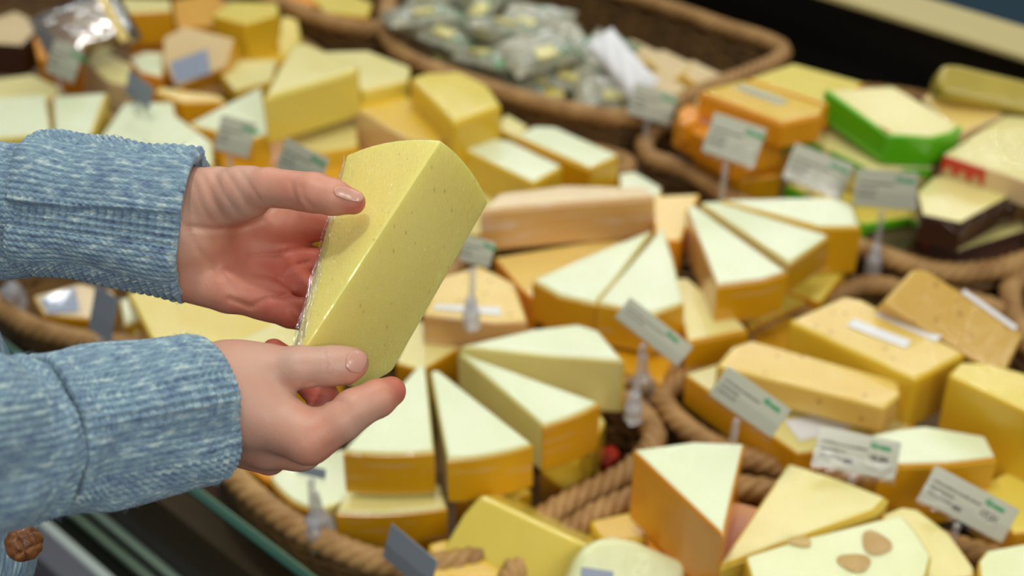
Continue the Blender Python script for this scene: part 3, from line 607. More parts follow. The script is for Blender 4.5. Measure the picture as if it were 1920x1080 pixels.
# ------------------------------------------------------------------ price cards
def text_mesh(body, size, bold=0):
    cu = bpy.data.curves.new('txt', 'FONT'); cu.body = body; cu.size = size; cu.extrude = .00015; cu.offset = bold; cu.resolution_u = 3
    o = bpy.data.objects.new('txt', cu); COL.objects.link(o); dg = bpy.context.evaluated_depsgraph_get(); dg.update()
    me = bpy.data.meshes.new_from_object(o.evaluated_get(dg)); bpy.data.objects.remove(o); bpy.data.curves.remove(cu); return me
def card(label, TL, TR, BL, d, n, price=None, number=None, stalk=.05, back=False, lines=2, head='Green', tilt=0):
    """card in a clear holder: px of three corners, depth of its centre, facing normal"""
    n = unit(n); c = P((TR[0] + BL[0]) / 2, (TR[1] + BL[1]) / 2, d)
    A, B, D = (onplane(x, y, c, n) for x, y in (TL, TR, BL))
    wv = B - A; w_ = np.linalg.norm(wv); ex = wv / w_; ey = unit(np.cross(n, ex)); h_ = abs(np.dot(A - D, ey))
    if np.dot(ey, A - D) < 0: ey = -ey
    ez = np.cross(ex, ey); O = D + ex * np.dot(A - D, ex) * 0
    O = A - ey * h_
    foot = O + ex * w_ / 2 - ey * .012 - np.array([0, 0, stalk])
    root = empty('price_card', foot, label, 'price card', 'price cards on clear stalks')
    Mx = Matrix(((ex[0], ey[0], ez[0], O[0]), (ex[1], ey[1], ez[1], O[1]), (ex[2], ey[2], ez[2], O[2]), (0, 0, 0, 1)))
    inv = Matrix.Translation(-Vector(foot))
    def put(nm, me, mat, z=.0, x=0, y=0):
        o = link(nm, me, [mat] if not me.materials else [], root); o.matrix_local = inv @ Mx @ Matrix.Translation((x, y, z)); return o
    def rect(nm, x0, y0, x1, y1, t, mat, z=0, r=.0004):
        me = prism_mesh(nm, [np.array(q, float) for q in ((x0, y0, t), (x1, y0, t), (x1, y1, t), (x0, y1, t))], np.array([0, 0, 1.0]), t, r, 1)
        o = put(nm, me, mat, z); me.materials.append(mat); return o
    rect('card', 0, 0, w_, h_, .0009, M['cardback'] if back else M['card'])
    rect('clear_sleeve', -.001, -.0035, w_ + .001, h_ * .42, .0006, M['sheet'], .0012)
    if not back:
        z = .0010
        put('heading', text_mesh(head, h_ * .21, .0004), M['inkgreen'], z, w_ * .64, h_ * .72)
        rr = random.Random(len(label))
        bm = bmesh.new()
        for q in range(lines + 1):
            y = h_ * (.60 - .17 * q); x = w_ * .06; end = w_ * (.62 if q == 0 else .34)
            while x < end:
                L_ = rr.uniform(.02, .05) * w_; hh = h_ * rr.uniform(.045, .075)
                v = [bm.verts.new((x, y, 0)), bm.verts.new((x + L_, y, 0)), bm.verts.new((x + L_, y + hh, 0)), bm.verts.new((x, y + hh, 0))]
                bm.faces.new(v); x += L_ + .008 * w_
        me = bpy.data.meshes.new('small_print'); bm.to_mesh(me); bm.free(); put('small_print', me, M['ink'], z)
        if price: put('price', text_mesh(price, h_ * .23, .0002), M['inkblack'], z, w_ * .64, h_ * .40)
        if number: put('number', text_mesh(number, h_ * .16, .0002), M['inkblack'], z, w_ * .36, h_ * .20)
    # clear stalk, ball joint and clamp
    top = O + ex * w_ / 2 - ey * .004; parts = []
    mid = top * .5 + foot * .5; parts.append(tube(np.array([top, mid, foot]) - foot, .0032, 8, False))
    V, Fc = join(parts); link('stalk', from_np('stalk', V, Fc), [M['clear']], root)
    bm = bmesh.new()
    for pz, r in ((0, .0085), (.012, .0065)): bmesh.ops.create_icosphere(bm, subdivisions=3, radius=r, matrix=Matrix.Translation((0, 0, pz)))
    bmesh.ops.create_cube(bm, size=.012, matrix=Matrix.Translation((0, 0, -.010)) @ Matrix.Rotation(.5, 4, 'Z'))
    me = bpy.data.meshes.new('clamp'); bm.to_mesh(me); bm.free(); shade(me); link('clamp', me, [M['clear']], root)
    return root
FC = (0, -.8, .6)
card('price card reading 18,84 leaning behind the light triangular wedge', (1536, 797), (1690, 830), (1523, 870), 1.165, (.0, -.8, .6), '18,84', '809', .03)
card('price card reading 17,21 at the bottom right corner', (1754, 872), (1912, 956), (1715, 932), 1.135, (-.1, -.8, .6), '17,21', '809', .03)
card('tilted price card in front of the long spotted slab', (1366, 686), (1484, 768), (1338, 746), 1.14, (-.2, -.8, .6), None, None, .055)
card('steeply tilted price card between the two wedge baskets', (1182, 557), (1300, 650), (1150, 592), 1.22, (-.15, -.8, .6), None, None, .06, lines=1)
card('pale price card before the orange blocks', (1340, 210), (1438, 242), (1330, 288), 1.50, (-.1, -.82, .56), None, None, .06)
card('left one of two price cards leaning before the green packs', (1492, 268), (1602, 310), (1480, 338), 1.55, (-.1, -.82, .56), None, None, .05)
card('right one of two price cards leaning before the green packs', (1607, 315), (1722, 325), (1603, 385), 1.48, (.05, -.9, .4), None, None, .05)
card('blurred price card left of the orange stack, before the tan slices', (1192, 155), (1272, 178), (1184, 215), 1.72, (-.1, -.82, .56), None, None, .06)
card('square grey card standing in the pale wedge above the cuff', (416, 215), (482, 232), (408, 282), 1.50, (-.1, -.82, .56), None, None, .06)
card('grey card just behind the left thumb', (536, 258), (618, 298), (532, 322), 1.36, (-.4, -.9, .4), None, None, .05)
card('small dark card in front of the bright white topped block', (243, 130), (288, 165), (246, 182), 1.68, (-.9, -.7, .4), None, None, .05, back=True)
card('grey green card at the upper left before the round edged wedge', (104, 72), (157, 95), (101, 140), 1.75, (-.2, -.9, .4), None, None, .06)
card('grey curved card by the rim between the sleeves', (180, 532), (222, 560), (188, 630), 1.30, (-.75, -.8, .4), None, None, .03, back=True)
card('grey card peeking out right of the held cheese', (872, 440), (930, 455), (868, 490), 1.28, (-.1, -.82, .56), None, None, .04)
card('slate blue card back at the bottom edge with a pale curved glint', (735, 980), (822, 1052), (768, 1085), 1.06, (-.72, -.75, .3), None, None, .02, back=True)
card('small blue grey card end below the right wrist', (560, 868), (612, 880), (566, 888), 1.16, (-.2, -.9, .3), None, None, .05, back=True)
def clip(label, px, py, z):
    c = W(px, py, z); root = empty('clear_clip', c, label, 'clip', 'loose clear plastic clips on rims')
    parts = [tube(np.array([[0, 0, .03], [.002, 0, .012], [0, 0, 0]]), .0035, 8, False), tube(np.array([[-.008, 0, .0], [-.012, .006, -.012], [-.004, .008, -.026]]), .0045, 8, False), tube(np.array([[.008, 0, .002], [.012, -.006, -.01], [.006, -.010, -.024]]), .0045, 8, False)]
    V, Fc = join(parts); link('clip_arms', from_np('clip_arms', V, Fc), [M['clear']], root)
    bm = bmesh.new(); bmesh.ops.create_icosphere(bm, subdivisions=3, radius=.010); me = bpy.data.meshes.new('clip_ball'); bm.to_mesh(me); bm.free(); shade(me)
    link('clip_ball', me, [M['clear']], root)
clip('clear plastic clip on the rope rim below the right wrist', 597, 975, .098)
clip('clear plastic clip at the left edge below the upper sleeve', 22, 545, .11)
clip('clear plastic clip on the rim under the steeply tilted card', 1205, 715, .098)

# ------------------------------------------------------------------ held cheese
def hull(name, pts, rad, seg, mats, ang=.35, parent=None, orig=None):
    bm = bmesh.new()
    for p in pts: bm.verts.new(p - orig)
    bmesh.ops.convex_hull(bm, input=bm.verts)
    bmesh.ops.dissolve_limit(bm, angle_limit=.06, verts=bm.verts, edges=bm.edges)
    bmesh.ops.recalc_face_normals(bm, faces=bm.faces)
    if rad: bmesh.ops.bevel(bm, geom=[e for e in bm.edges if e.calc_face_angle(0) > ang], offset=rad, segments=seg, profile=.5, affect='EDGES', clamp_overlap=True)
    me = bpy.data.meshes.new(name); bm.to_mesh(me); bm.free(); shade(me, 30)
    o = link(name, me, mats, parent, orig if parent is None else None); return o
dA, dE, dB, dD, dF = .742, .768, .778, .722, .738
def arc(p, q, bulge, k=7):
    (x0, y0, d0), (x1, y1, d1) = p, q; ox, oy = bulge; r = []
    for i in range(k + 1):
        t = i / k; r.append((x0 + (x1 - x0) * t + ox * 4 * t * (1 - t), y0 + (y1 - y0) * t + oy * 4 * t * (1 - t), d0 + (d1 - d0) * t))
    return r
A3, D3, E3, B3 = P(826, 262, .738), P(566, 662, .722), P(648, 290, .776), P(917, 380, .786)
nL = unit(np.cross(D3 - A3, E3 - A3)); nR = unit(np.cross(D3 - A3, B3 - A3))
def arc2(p, q, bulge, k=7):
    return [(p[0] + (q[0] - p[0]) * i / k + bulge[0] * 4 * i / k * (1 - i / k), p[1] + (q[1] - p[1]) * i / k + bulge[1] * 4 * i / k * (1 - i / k)) for i in range(k + 1)]
left = [onplane(x, y, A3, nL) for x, y in arc2((826, 262), (648, 290), (-2, -13)) + [(566, 662), (548, 655)]]
right = [onplane(x, y, A3, nR) for x, y in arc2((826, 262), (917, 380), (9, -8)) + [(735, 700), (670, 733)]]
vec = B3 - A3; back = [p + vec for p in left[4:8]] + [left[-1] + (right[-1] - D3) * .9]
hp = left + right + back
dE, dF = .776, float((left[-1] - CAM) @ FW)
def held_mat():
    a = NT('held_paste'); v = a.coord(); n1 = a.noise(v, 16, 4)
    col = a.ramp(n1, [(.3, srgb(240, 222, 118)), (.7, srgb(245, 230, 134))])
    vo = a.n('ShaderNodeTexVoronoi'); vo.inputs['Scale'].default_value = 160; a.l(a.coord('Object', (1, 1, .45), (.3, .4, .2)), vo.inputs['Vector'])
    col = a.mix(a.ramp(vo.outputs['Distance'], [(.05, (.8, .8, .8, 1)), (.13, (0, 0, 0, 1))]), col, srgb(214, 180, 90))
    b0 = a.bump(a.noise(v, 120, 3), .0006, .5)
    w1 = a.ramp(a.noise(a.coord('Object', (70, 120, 90), (.4, .2, .7)), 1.3, 3, .6), [(.475, (0, 0, 0, 1)), (.5, (1, 1, 1, 1)), (.525, (0, 0, 0, 1))])
    w2 = a.ramp(a.noise(a.coord('Object', (260, 40, 40), (0.2, .55, .5)), 1.0, 3, .6), [(.46, (0, 0, 0, 1)), (.5, (1, 1, 1, 1)), (.54, (0, 0, 0, 1))])
    cr = a.mix(.5, w1, w2)
    cb = a.bump(cr, .0012, .8)
    a.set(Base_Color=col, Roughness=.5, Normal=b0, Subsurface_Weight=.5, Subsurface_Scale=.018, Coat_Weight=1, Coat_Roughness=.09)
    a.b.inputs['Subsurface Radius'].default_value = (1, .75, .3); a.l(cb, a.b.inputs['Coat Normal']); return a.m
org = np.mean(hp, axis=0)
held = hull('cheese_wedge', hp, .0018, 3, [held_mat()], orig=org)
tag(held, 'smooth film wrapped pale yellow cheese wedge held up in both hands', 'cheese')
# folded film seam running down the left edge
def seam():
    a = NT('film_seam'); tr = a.n('ShaderNodeBsdfTransparent'); gl = a.n('ShaderNodeBsdfGlossy'); gl.inputs['Roughness'].default_value = .15
    v = a.coord('Object', (700, 60, 60), (.3, .5, .25)); bn = a.bump(a.noise(v, 1, 3), .003, 1); a.l(bn, gl.inputs['Normal'])
    mx = a.n('ShaderNodeMixShader'); mx.inputs[0].default_value = .30; a.l(tr.outputs[0], mx.inputs[1]); a.l(gl.outputs[0], mx.inputs[2]); a.l(mx.outputs[0], a.out.inputs[0]); return a.m
rs = random.Random(5); V = []; Fc = []; rows = 90; cols = 16
for i in range(rows):
    t = i / (rows - 1)
    L0 = np.array([648 - 100 * t - 0 * t, 290 + 365 * t]); wd = (6 + 20 * t ** .7) * (1 if t > .3 else .3 + t * 2.3)
    for j in range(cols):
        q = j / (cols - 1); x = L0[0] - 3 + wd * q + 1.5 * math.sin(i * .3); d = dE + (dF - dE) * t - .0010 - .0012 * q * (wd / 26) - .0009 * abs(math.sin(j * 2.1 + i * .03)) - .0006 * rs.random()
        V.append(P(x, L0[1], d - .0016 * q) - org)
for i in range(rows - 1):
    for j in range(cols - 1): a_ = i * cols + j; Fc.append((a_, a_ + 1, a_ + cols + 1, a_ + cols))
link('film_fold', from_np('film_fold', V, Fc), [seam()], held)

# ------------------------------------------------------------------ hands as one smooth field
def surface_nets(Fv, o, h):
    s = Fv < 0; nx, ny, nz = Fv.shape
    acc = np.zeros((nx - 1, ny - 1, nz - 1, 3)); cnt = np.zeros((nx - 1, ny - 1, nz - 1))
    cor = [(i, j, k) for i in (0, 1) for j in (0, 1) for k in (0, 1)]
    sl = lambda c: tuple(slice(c[a], Fv.shape[a] - 1 + c[a]) for a in range(3))
    for a in cor:
        for ax in range(3):
            if a[ax]: continue
            b = list(a); b[ax] = 1; b = tuple(b); fa, fb = Fv[sl(a)], Fv[sl(b)]
            m = s[sl(a)] != s[sl(b)]; t = np.where(m, fa / np.where(fa - fb == 0, 1, fa - fb), 0)
            for q in range(3): acc[..., q] += m * (a[q] + (t if q == ax else 0))
            cnt += m
    act = cnt > 0; idx = -np.ones(act.shape, int); idx[act] = np.arange(act.sum())
    I = np.argwhere(act); V = (I + acc[act] / cnt[act][:, None]) * h + o
    Fc = []
    for ax in range(3):
        b1, b2 = [(1, 2), (2, 0), (0, 1)][ax]
        A = np.take(s, range(0, Fv.shape[ax] - 1), ax); B = np.take(s, range(1, Fv.shape[ax]), ax); E_ = np.argwhere(A != B)
        E_ = E_[(E_[:, b1] > 0) & (E_[:, b2] > 0) & (E_[:, b1] < Fv.shape[b1] - 1) & (E_[:, b2] < Fv.shape[b2] - 1)]
        q = []
        for (u, v) in ((0, 0), (-1, 0), (-1, -1), (0, -1)):
            c = E_.copy(); c[:, b1] += u; c[:, b2] += v; q.append(idx[c[:, 0], c[:, 1], c[:, 2]])
        q = np.stack(q, 1); inside = s[E_[:, 0], E_[:, 1], E_[:, 2]]; q[~inside] = q[~inside][:, ::-1]; Fc.append(q)
    return V, np.vstack(Fc)
def cs(px, py, d): return np.array([(px - 960) / F * d, (540 - py) / F * d, d])      # hand-building frame, metres
def to_world(V): return CAM + V[:, 0:1] * RT + V[:, 1:2] * UP + V[:, 2:3] * FW
def rcone(X, a, b, r1, r2):
    ba = b - a; l2 = ba @ ba; t = np.clip(((X - a) @ ba) / l2, 0, 1)
    return np.linalg.norm(X - a - t[..., None] * ba, axis=-1) - (r1 + (r2 - r1) * t)
def smin(a, b, k):
    h = np.clip(.5 + .5 * (b - a) / k, 0, 1); return b + (a - b) * h - k * h * (1 - h)
def chain_sdf(X, ch):
    d = None
    for (x0, y0, d0, r0), (x1, y1, d1, r1) in zip(ch, ch[1:]):
        q = rcone(X, cs(x0, y0, d0), cs(x1, y1, d1), r0 / 1000, r1 / 1000); d = q if d is None else smin(d, q, .0022)
    return d
def hand_field(palm, fingers, creases, kp=.008, kf=.004):
    def f(X):
        d = None
        for c in palm: q = chain_sdf(X, c); d = q if d is None else smin(d, q, kp)
        fs = None
        for c in fingers: q = chain_sdf(X, c); fs = q if fs is None else smin(fs, q, .0012)
        d = smin(d, fs, kf)
        px = 960 + X[..., 0] / X[..., 2] * F; py = 540 - X[..., 1] / X[..., 2] * F
        near = np.abs(d) < .006
        for pts, wd, dep, dmax in creases:
            dd = np.full(px.shape, 1e9)
            for (x0, y0), (x1, y1) in zip(pts, pts[1:]):
                vx, vy = x1 - x0, y1 - y0; t = np.clip(((px - x0) * vx + (py - y0) * vy) / (vx * vx + vy * vy), 0, 1)
                dd = np.minimum(dd, np.hypot(px - x0 - t * vx, py - y0 - t * vy))
            d = d + near * (X[..., 2] < dmax) * dep * 1.5 / 1000 * np.exp(-(dd / wd) ** 2)
        return d
    return f
def build_field(f, lo, hi, h):
    lo = np.array(lo); n = [int((hi[i] - lo[i]) / h) + 1 for i in range(3)]
    ax = [lo[i] + np.arange(n[i]) * h for i in range(3)]; out = np.empty(n, np.float64)
    for i in range(0, n[0], 12):
        X = np.stack(np.meshgrid(ax[0][i:i + 12], ax[1], ax[2], indexing='ij'), -1); out[i:i + 12] = f(X)
    return surface_nets(out, lo, h)
LP = [[(60, 415, .79, 27), (250, 425, .79, 29), (345, 432, .792, 30)],
      [(335, 375, .792, 17), (440, 392, .797, 15), (535, 418, .805, 11)],
      [(335, 425, .797, 17), (545, 468, .812, 12)],
      [(335, 475, .796, 17), (545, 520, .806, 11)],
      [(335, 512, .792, 15), (430, 543, .789, 13), (505, 562, .790, 11)],
      [(340, 372, .785, 17), (410, 372, .775, 17), (470, 362, .763, 13.5)]]
LF = [[(455, 360, .764, 14), (505, 353, .752, 10.8), (588, 361, .737, 10.4), (625, 370, .734, 9.4), (662, 379, .7345, 6.6)],
      [(520, 415, .803, 11.5), (625, 427, .815, 9.5), (700, 440, .822, 8.5)],
      [(530, 472, .810, 11), (585, 491, .811, 9.2), (640, 510, .818, 8.6)],
      [(522, 524, .804, 11), (590, 551, .800, 8.6), (640, 562, .806, 8)],
      [(495, 562, .790, 11), (545, 583, .786, 9.4), (600, 600, .788, 8.4), (640, 610, .80, 7.5)]]
LC = [([(350, 425), (400, 430), (450, 428), (492, 412), (508, 392)], 5, .9, .80), ([(508, 392), (540, 392)], 4, .5, .79),
      ([(345, 420), (372, 470), (412, 512), (440, 545)], 6, .6, .81), ([(470, 480), (520, 478), (580, 462), (605, 455)], 5, .8, .83),
      ([(430, 560), (470, 575), (500, 560), (540, 553), (560, 556)], 4.5, 1.0, .82), ([(545, 395), (548, 402)], 5, .4, .83),
      ([(566, 350), (570, 372), (585, 388)], 4, .45, .76), ([(545, 342), (552, 366), (560, 385)], 4, .3, .76),
      ([(380, 330), (398, 372), (420, 410)], 5, .35, .80), ([(400, 325), (420, 365), (445, 400)], 5, .35, .80), ([(425, 325), (445, 355), (468, 392)], 5, .4, .80), ([(450, 322), (470, 350), (490, 378)], 4, .35, .80),
      ([(362, 340), (378, 385), (395, 415)], 5, .3, .80), ([(520, 520), (545, 500), (585, 490)], 4, .7, .83), ([(545, 585), (552, 600)], 5, .5, .82)]
RP = [[(150, 775, .68, 27), (330, 752, .705, 28), (440, 745, .722, 27)],
      [(430, 735, .722, 22), (495, 778, .716, 17), (580, 820, .709, 12.8)],
      [(430, 690, .726, 12.5), (500, 694, .722, 13)],
      [(430, 790, .732, 18), (505, 825, .731, 15), (566, 838, .733, 12)],
      [(430, 818, .742, 15), (505, 858, .745, 9.5)]]
RF = [[(480, 697, .722, 13), (560, 689, .716, 10.8), (622, 686, .716, 10), (648, 685, .7175, 9.6), (664, 681, .719, 7.6)],
      [(578, 822, .709, 13.2), (640, 788, .708, 10.6), (664, 768, .709, 10.4), (708, 747, .716, 9.6), (733, 734, .722, 7.8)],
      [(560, 838, .733, 12), (612, 780, .757, 9.2), (605, 745, .768, 8.6), (555, 690, .775, 8.2), (513, 657, .775, 6.6)]]
RC = [([(565, 728), (575, 718), (590, 716)], 4, .5, .74), ([(608, 660), (614, 680), (610, 702)], 3.5, .4, .74), ([(622, 662), (628, 682), (625, 704)], 3.5, .45, .74),
      ([(632, 668), (636, 685)], 3.5, .2, .74), ([(612, 840), (640, 826)], 6, .2, .72), ([(650, 752), (656, 765)], 4, .2, .73)]
RC += [([(570, 742), (600, 746), (640, 752)], 3, .5, .80), ([(572, 752), (605, 762)], 3, .4, .80)]
fl = hand_field(LP, LF, LC); fr = hand_field(RP, RF, RC, kp=.008, kf=.0035)
# the two hands and forearms form one body mesh
Vl, Fl = build_field(fl, (-.29, -.035, .69), (-.065, .082, .86), .00115)
Vr, Fr = build_field(fr, (-.235, -.125, .63), (-.05, -.012, .80), .00115)
def lap(V, Fc, it, lam=.5):
    e = np.vstack([Fc[:, [0, 1]], Fc[:, [1, 2]], Fc[:, [2, 3]], Fc[:, [3, 0]]]); n = len(V)
    for _ in range(it):
        acc = np.zeros_like(V); c = np.zeros(n)
        for a, b in ((0, 1), (1, 0)):
            for k in range(3): acc[:, k] += np.bincount(e[:, a], V[e[:, b], k], n)
            c += np.bincount(e[:, a], minlength=n)
        V = V + lam * (acc / c[:, None] - V)
    return V
Vl = lap(Vl, Fl, 2); Vr = lap(Vr, Fr, 2)
def redness(V, tips, palmw):
    r = np.full(len(V), palmw)
    for (x, y, d), rr, amt in tips: r += amt * np.exp(-(np.linalg.norm(V - cs(x, y, d), axis=1) / rr) ** 2)
    return np.clip(r, 0, 1)
rl = redness(Vl, [((672, 384, .735), .010, .4), ((600, 370, .74), .03, .1), ((560, 520, .81), .035, .35), ((450, 480, .80), .03, .15), ((560, 585, .79), .03, .25), ((590, 430, .81), .02, .2), ((390, 370, .78), .04, -.12)], .27)
rr_ = redness(Vr, [((740, 732, .722), .014, .55), ((590, 835, .71), .014, .35), ((665, 690, .72), .009, .3), ((610, 740, .765), .02, .75), ((515, 655, .77), .014, .8), ((620, 790, .71), .02, .15), ((470, 860, .74), .03, .25)], .10)
Vw = to_world(np.vstack([Vl, Vr])); Fw = np.vstack([Fl, Fr + len(Vl)])
borg = to_world(cs(200, 600, .76)[None])[0]
person = empty('person', borg, 'person in a blue knitted cardigan reaching in, holding a cheese in both hands', 'person')
bme = from_np('body', Vw - borg, Fw)
at = bme.attributes.new('redness', 'FLOAT', 'POINT'); at.data.foreach_set('value', np.concatenate([rl, rr_]))
def skin_mat():
    a = NT('skin'); v = a.coord(); an = a.n('ShaderNodeAttribute'); an.attribute_name = 'redness'
    n1 = a.noise(v, 60, 4); n2 = a.noise(v, 18, 3)
    ad = a.n('ShaderNodeMath', operation='MULTIPLY_ADD'); a.l(n1, ad.inputs[0]); ad.inputs[1].default_value = .35; a.l(an.outputs['Fac'], ad.inputs[2])
    ad2 = a.n('ShaderNodeMath', operation='MULTIPLY_ADD'); a.l(n2, ad2.inputs[0]); ad2.inputs[1].default_value = .3; a.l(ad.outputs[0], ad2.inputs[2])
    c = a.ramp(ad2.outputs[0], [(.28, srgb(200, 172, 154)), (.62, srgb(208, 148, 124)), (1.0, srgb(192, 102, 84))])
    vo = a.n('ShaderNodeTexVoronoi'); vo.inputs['Scale'].default_value = 1100; a.l(v, vo.inputs['Vector'])
    f1 = a.noise(a.coord('Object', (900, 300, 300), (.3, .2, .6)), 1, 4)
    b = a.bump(vo.outputs['Distance'], .00012, .5); b = a.bump(f1, .00025, .4, b)
    a.set(Base_Color=c, Roughness=.46, Normal=b, Subsurface_Weight=.35, Subsurface_Scale=.006, Specular_IOR_Level=.4)
    a.b.inputs['Subsurface Radius'].default_value = (1, .35, .2); return a.m
M['skin'] = skin_mat()
body = link('body', bme, [M['skin']], person)
def nail(f, c, ux, uy, L_, Wd, name='thumbnail'):
    """plate laid on the fingertip surface: centre px, long axis px vector, half sizes px"""
    N = 16; V = []; Fc = []; ds = []
    for i in range(N + 1):
        for j in range(N + 1):
            u = i / N * 2 - 1; v = j / N * 2 - 1
            uu = u * math.sqrt(1 - .42 * v * v); vv = v * math.sqrt(1 - .36 * u * u)
            x = c[0] + ux[0] * uu * L_ + uy[0] * vv * Wd; y = c[1] + ux[1] * uu * L_ + uy[1] * vv * Wd
            d = .70
            for _ in range(60):
                s_ = float(f(cs(x, y, d)[None, None, None, :])[0, 0, 0]) - .00045
                d += s_ * .8
                if abs(s_) < 2e-5: break
            ds.append(d); V.append(cs(x, y, min(d, ds[0] + .02)))
    for i in range(N):
        for j in range(N): a_ = i * (N + 1) + j; Fc.append((a_, a_ + 1, a_ + N + 2, a_ + N + 1))
    V = to_world(np.array(V)) - borg
    o = link(name, from_np(name, V, Fc), [M['nail']], person); s_ = o.modifiers.new('t', 'SOLIDIFY'); s_.thickness = .0003; s_.offset = 0
    return o
def nail_mat():
    a = NT('nail_plate'); a.set(Base_Color=srgb(214, 156, 138), Roughness=.3, Coat_Weight=.35, Coat_Roughness=.1, Subsurface_Weight=.2, Subsurface_Scale=.003); return a.m
M['nail'] = nail_mat()
nail(fl, (654, 364), (.96, .27), (-.27, .96), 29, 11)
nail(fr, (669, 677), (.93, .36), (-.36, .93), 19, 22)

# ------------------------------------------------------------------ knitted sleeves
def vnoise(x, y, seed):
    r = np.random.RandomState(seed); T = r.rand(64, 64); xi = np.floor(x).astype(int); yi = np.floor(y).astype(int); fx = x - xi; fy = y - yi
    fx = fx * fx * (3 - 2 * fx); fy = fy * fy * (3 - 2 * fy); g = lambda a, b: T[a % 64, b % 64]
    return (g(xi, yi) * (1 - fx) + g(xi + 1, yi) * fx) * (1 - fy) + (g(xi, yi + 1) * (1 - fx) + g(xi + 1, yi + 1) * fx) * fy
def knit_h(s, a, kind, p=.0031, q=.0036):
    """stitch relief (0..1) for distance s along and a around, metres"""
    if kind == 'rib':
        c = (a / p) % 1 * 2 - 1; col = np.floor(a / p); ph = s / q + np.abs(c) * .55 + .13 * np.sin(col)
        return np.sqrt(np.clip(1 - c * c, 0, 1)) * .75 + .25 * (.5 + .5 * np.sin(2 * np.pi * ph) * np.sign(c) * 1) 
    u = s / (p * 1.35); v = a / (p * 1.15)
    return .5 + .5 * np.sin(np.pi * (u + v)) * np.sin(np.pi * (u - v))
def knit_tube(name, cl, prof, bands, seed, amp=.0011, NA=600, fold=.003, res=.00052, color=0, shear=0.0):
    """cl: centreline [(px,py,d,ra,rb)] mm; prof: [(t along centreline 0..1, radial offset mm)] swept; bands(c,sin,s)->mask of moss & offset"""
    c3 = np.array([cs(x, y, d) for x, y, d, *_ in cl]); ra = np.array([q[3] for q in cl]) / 1000; rb2 = np.array([q[4] for q in cl]) / 1000
    tt = np.linspace(0, 1, len(cl)); Lc = np.sum(np.linalg.norm(np.diff(c3, axis=0), axis=1))
    P_ = []; 
    for (t0, o0), (t1, o1) in zip(prof, prof[1:]):
        ln = math.hypot((t1 - t0) * Lc, (o1 - o0) / 1000); m = max(1, int(ln / res))
        for k in range(m): P_.append((t0 + (t1 - t0) * k / m, o0 + (o1 - o0) * k / m))
    P_.append(prof[-1]); P_ = np.array(P_)
    for _ in range(6): P_[1:-1] = (P_[:-2] + 2 * P_[1:-1] + P_[2:]) / 4
    t = P_[:, 0]; off = P_[:, 1] / 1000; s = np.concatenate([[0], np.cumsum(np.hypot(np.diff(t) * Lc, np.diff(off)))])
    C_ = np.stack([np.interp(t, tt, c3[:, k]) for k in range(3)], 1)
    RA = np.interp(t, tt, ra); RB = np.interp(t, tt, rb2)
    ax = c3[-1] - c3[0]; T = np.stack([np.interp(t, tt, np.gradient(c3[:, k])) for k in range(3)], 1); T /= np.linalg.norm(T, axis=1)[:, None]
    e1 = np.cross(T, np.array([0, 0, 1.0])); e1 = np.where(e1[:, 1:2] < 0, -e1, e1); e1 /= np.linalg.norm(e1, axis=1)[:, None]
    e2 = np.cross(T, e1); e2 = np.where(e2[:, 2:3] > 0, -e2, e2)
    th = np.arange(NA) / NA * 2 * np.pi; cth, sth = np.cos(th)[None], np.sin(th)[None]
    S2 = s[:, None] + 0 * th[None]; A2 = (th[None] * .5 * (RA.mean() + RB.mean())) + 0 * S2
    A2w = A2 + shear * S2
    moss, raise_ = bands(cth + 0 * S2, sth + 0 * S2, S2 / s[-1])
    hr = knit_h(S2, A2w, 'rib'); hm = knit_h(S2, A2w, 'moss') * 1.5; h = hr * (1 - moss) + hm * moss
    big = fold * ((vnoise(S2 * 28 + 5, (cth + 1) * 2.5 + (sth > 0) * 0, seed) - .5) * 1.6 + (vnoise(S2 * 60, (sth + 1) * 4 + cth, seed + 1) - .5) * .6)
    O = off[:, None] + h * amp + big + raise_ / 1000
    V = C_[:, None] + ((RA[:, None] + O) * cth)[..., None] * e1[:, None] + ((RB[:, None] + O) * sth)[..., None] * e2[:, None]
    n = len(s); i, j = np.meshgrid(np.arange(n - 1), np.arange(NA), indexing='ij'); j2 = (j + 1) % NA
    Fc = np.stack([i * NA + j, (i + 1) * NA + j, (i + 1) * NA + j2, i * NA + j2], -1).reshape(-1, 4)
    Vw_ = to_world(V.reshape(-1, 3)) - borg
    me = from_np(name, Vw_, Fc)
    uv = me.attributes.new('knit', 'FLOAT_VECTOR', 'POINT'); dat = np.stack([S2.ravel(), A2w.ravel(), h.ravel()], 1); uv.data.foreach_set('vector', dat.ravel())
    bm = bmesh.new(); bm.from_mesh(me); bmesh.ops.recalc_face_normals(bm, faces=bm.faces); bm.to_mesh(me); bm.free()
    for p in me.polygons: p.use_smooth = True
    o = link(name, me, [M['knit']], person)
    rg = np.random.RandomState(seed + 5); Vp = Vw_; k = 420; ii = rg.randint(0, len(Vp), k); cen = to_world(C_.reshape(-1, 3))[(ii // NA)] - borg; pr = []
    for a_, c_ in zip(Vp[ii], cen):
        nn = unit(a_ - c_); tn = unit(np.cross(nn, rg.randn(3))); ln = rg.uniform(.0015, .0042)
        q = np.array([a_ - nn * .0005, a_ + (nn * .35 + tn * .3) * ln, a_ + (nn * .55 + tn * .9) * ln, a_ + (nn * .5 + tn * 1.3 + rg.randn(3) * .3) * ln]); pr.append(tube(q, .00006, 3, False))
    Vf, Ff_ = join(pr); fz = link('wool_fuzz', from_np('wool_fuzz', Vf, Ff_), [M['knit']], o); fz['kind'] = 'stuff'
    return o
